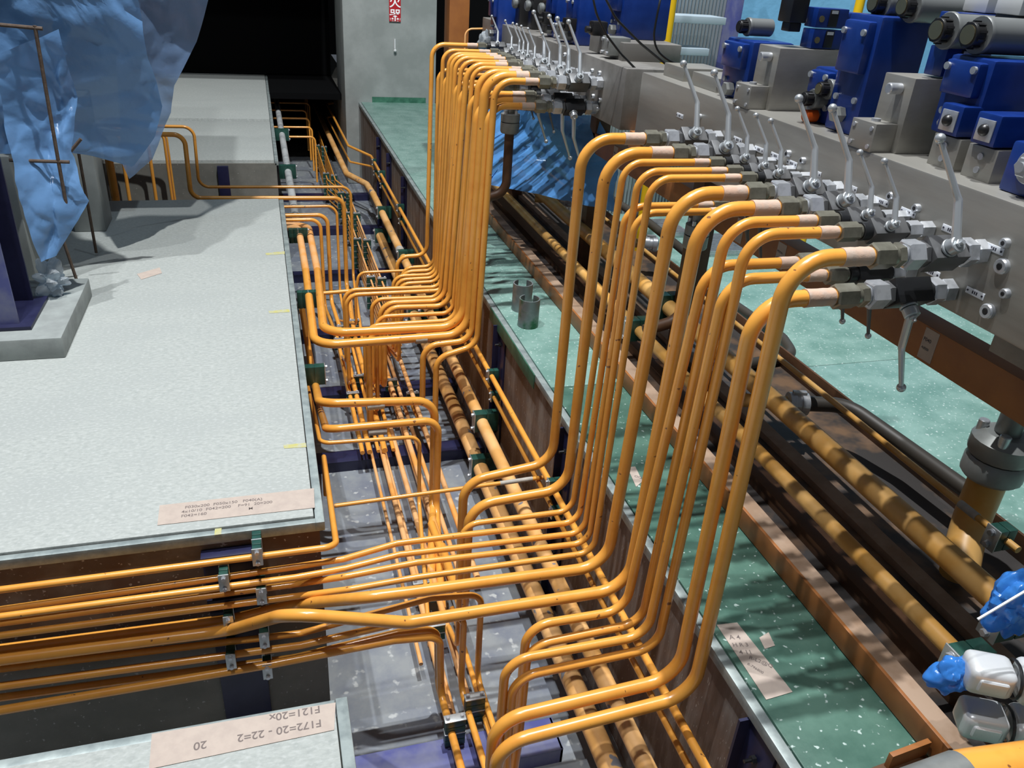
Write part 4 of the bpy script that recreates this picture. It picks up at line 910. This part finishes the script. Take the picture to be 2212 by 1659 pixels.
# low grey cabinet behind the frame
o = MB().box(-2.3, -1.35, 5.0, 6.5, 0, .75, .01).build('equipment_box', M['column']); tag(o, 'grey steel enclosure standing in the shade behind the blue sheets', 'enclosure')
o = MB().box(-1.32, -1.12, 6.0, 6.3, 0, .9, .01).build('equipment_box', M['column']); tag(o, 'grey upright of the enclosure seen below the blue sheet', 'enclosure')
sheet('plastic_sheet', polyblend([V(-1.1, 5.7, 3.9), at(235, -400, y=5.7), at(240, -40, y=5.6), at(250, 120, y=5.6), at(260, 250, y=5.5), at(262, 350, y=5.5)], [V(.6, 6.1, 3.9), at(560, -400, y=6.0), at(462, -40, y=5.9), at(425, 90, y=5.9), at(378, 190, y=5.8), at(372, 250, y=5.8), at(330, 345, y=5.7), at(278, 384, y=5.6)]), 70, 70, .09, 2.6, 11, 'blueclear', 'pale translucent blue sheet hanging beside the dark doorway', group='hanging sheets')
sheet('plastic_sheet', polyblend([V(-2.6, 4.9, 3.6), at(-40, -40, y=4.9), at(-30, 150, y=4.9), at(0, 330, y=4.9)], [V(-.5, 5.2, 3.6), at(290, -40, y=5.1), at(310, 120, y=5.1), at(345, 230, y=5.2), at(330, 300, y=5.2), at(285, 370, y=5.2), at(150, 330, y=5.1)]), 90, 80, .16, 2.2, 21, 'bluefilm', 'large crumpled blue sheet draped over the frame at upper left', group='hanging sheets')
sheet('plastic_sheet', polyblend([at(-20, 120, y=4.5), at(0, 280, y=4.5), at(30, 400, y=4.45), at(85, 575, y=4.4)], [at(125, 60, y=4.7), at(160, 210, y=4.75), at(150, 330, y=4.7), at(182, 445, y=4.6), at(120, 555, y=4.5)]), 60, 84, .12, 3.2, 33, 'bluefilm', 'blue sheet gathered in a hanging bunch below the rebar crossbar', group='hanging sheets')
t = empty('light_blocker', (-2.0, 5.5, 0)); tag(t, 'dark machine added unseen behind the blue sheets to shade the slab', 'blocker')
MB().box(-.9, 1.3, .6, 1.4, 1.35, 3.9, .02).build('blocker_body', M['dark'], t); MB().box(-.9, -.6, 0, .3, 0, 1.15, .01).box(-.9, -.6, .9, 1.2, 0, 1.15, .01).build('blocker_foot', M['dark'], t)  # unseen block and feet, added to cast shade on the left slab
# pipes in the far recess wall
for i, (u, r) in enumerate(((245, .035), (275, .016), (333, .015), (368, .012), (374, .010))):
    x = at(u, 400, y=7.9).x; o = pipe([V(x, 7.9, -.75), V(x, 7.9, .28), V(x - .3, 7.9, .34)], r, f'vertical orange pipe in the far recess, {ORD[i]} from the left', 'far recess risers')
o = MB().box(*(lambda p: (p.x - .05, p.x + .05))(at(484, 390, y=8.08)), 8.06, 8.1, -.45, -.05, .002).build('wall_post', M['navy']); tag(o, 'short navy bracket on the far recess wall', 'bracket')
# ------------------------------------------------------------------ background right
a = at(1640, 60, y=6.5)
sheet('blue_tarpaulin', quad((3.3, 6.6, 2.6), (7.4, 6.2, 2.6), (7.4, 6.2, 0), (3.3, 6.6, 0)), 30, 20, .05, 1.2, 4, 'bluetarp', 'bright light blue tarpaulin screen behind the blue valves', 'tarpaulin')
for i, (u0, v0, u1, v1, y) in enumerate(((1462, -20, 1432, 150, 5.2), (1868, -20, 1830, 120, 4.6))):
    p = at(u1, v1, y=y); o = MB().cyl((p.x, y, 0), (p.x, y, 2.6), .028, 16).build('guard_post', M['yellow']); tag(o, f'yellow guard post behind the manifolds, {"left" if i == 0 else "right"}', 'post', 'yellow posts')
t = empty('access_stairs', (2.6, 5.4, .0)); tag(t, 'galvanised access stair with two treads behind the left yellow post', 'stairs')
for (u, v, w) in ((1480, 32, .62), (1460, 100, .5)):
    p = at(u, v, y=5.9) - V(2.6, 5.4, 0)
    MB().box(p.x - w / 2, p.x + w / 2 - .02, p.y - .1, p.y + .15, p.z - .05, p.z, .004).build('tread', M['shelf'], t)
p = at(1590, 60, y=6.0) - V(2.6, 5.4, 0); MB().box(p.x - .03, p.x + .03, p.y, p.y + .2, -1 + .9, p.z + 1, .004).build('stringer', M['violet'], t)
t = empty('corrugated_panel', (2.35, 6.15, 0)); tag(t, 'grey corrugated panel behind the stair', 'panel')
mb = MB()
for k in range(40): mb.box(k * .03, k * .03 + .018, 0, .02, 0, 2.2)
g_ = mb.build('corrugations', M['mesh'], t); g_['kind'] = 'stuff'
# brown column at far left of the far manifold
beam('steel_column', 1.55, 1.72, 7.2, 7.4, -.0, 3.0, 'rust', 'rust orange column behind the far levers beside the black doorway', 'column', .004)
pipe([V(1.62, 6.9, .6), V(1.62, 6.9, 1.33), V(1.8, 6.9, 1.34)], .008, 'thin bare pipe bending over beside the rust orange column', m='wornpipe')
blob('plastic_wrap', (1.72, 6.55, 1.22), .07, .09, .16, .04, 10, 9, 'clearfilm', 'clear plastic wrapped round the fittings at the far end', 'plastic')
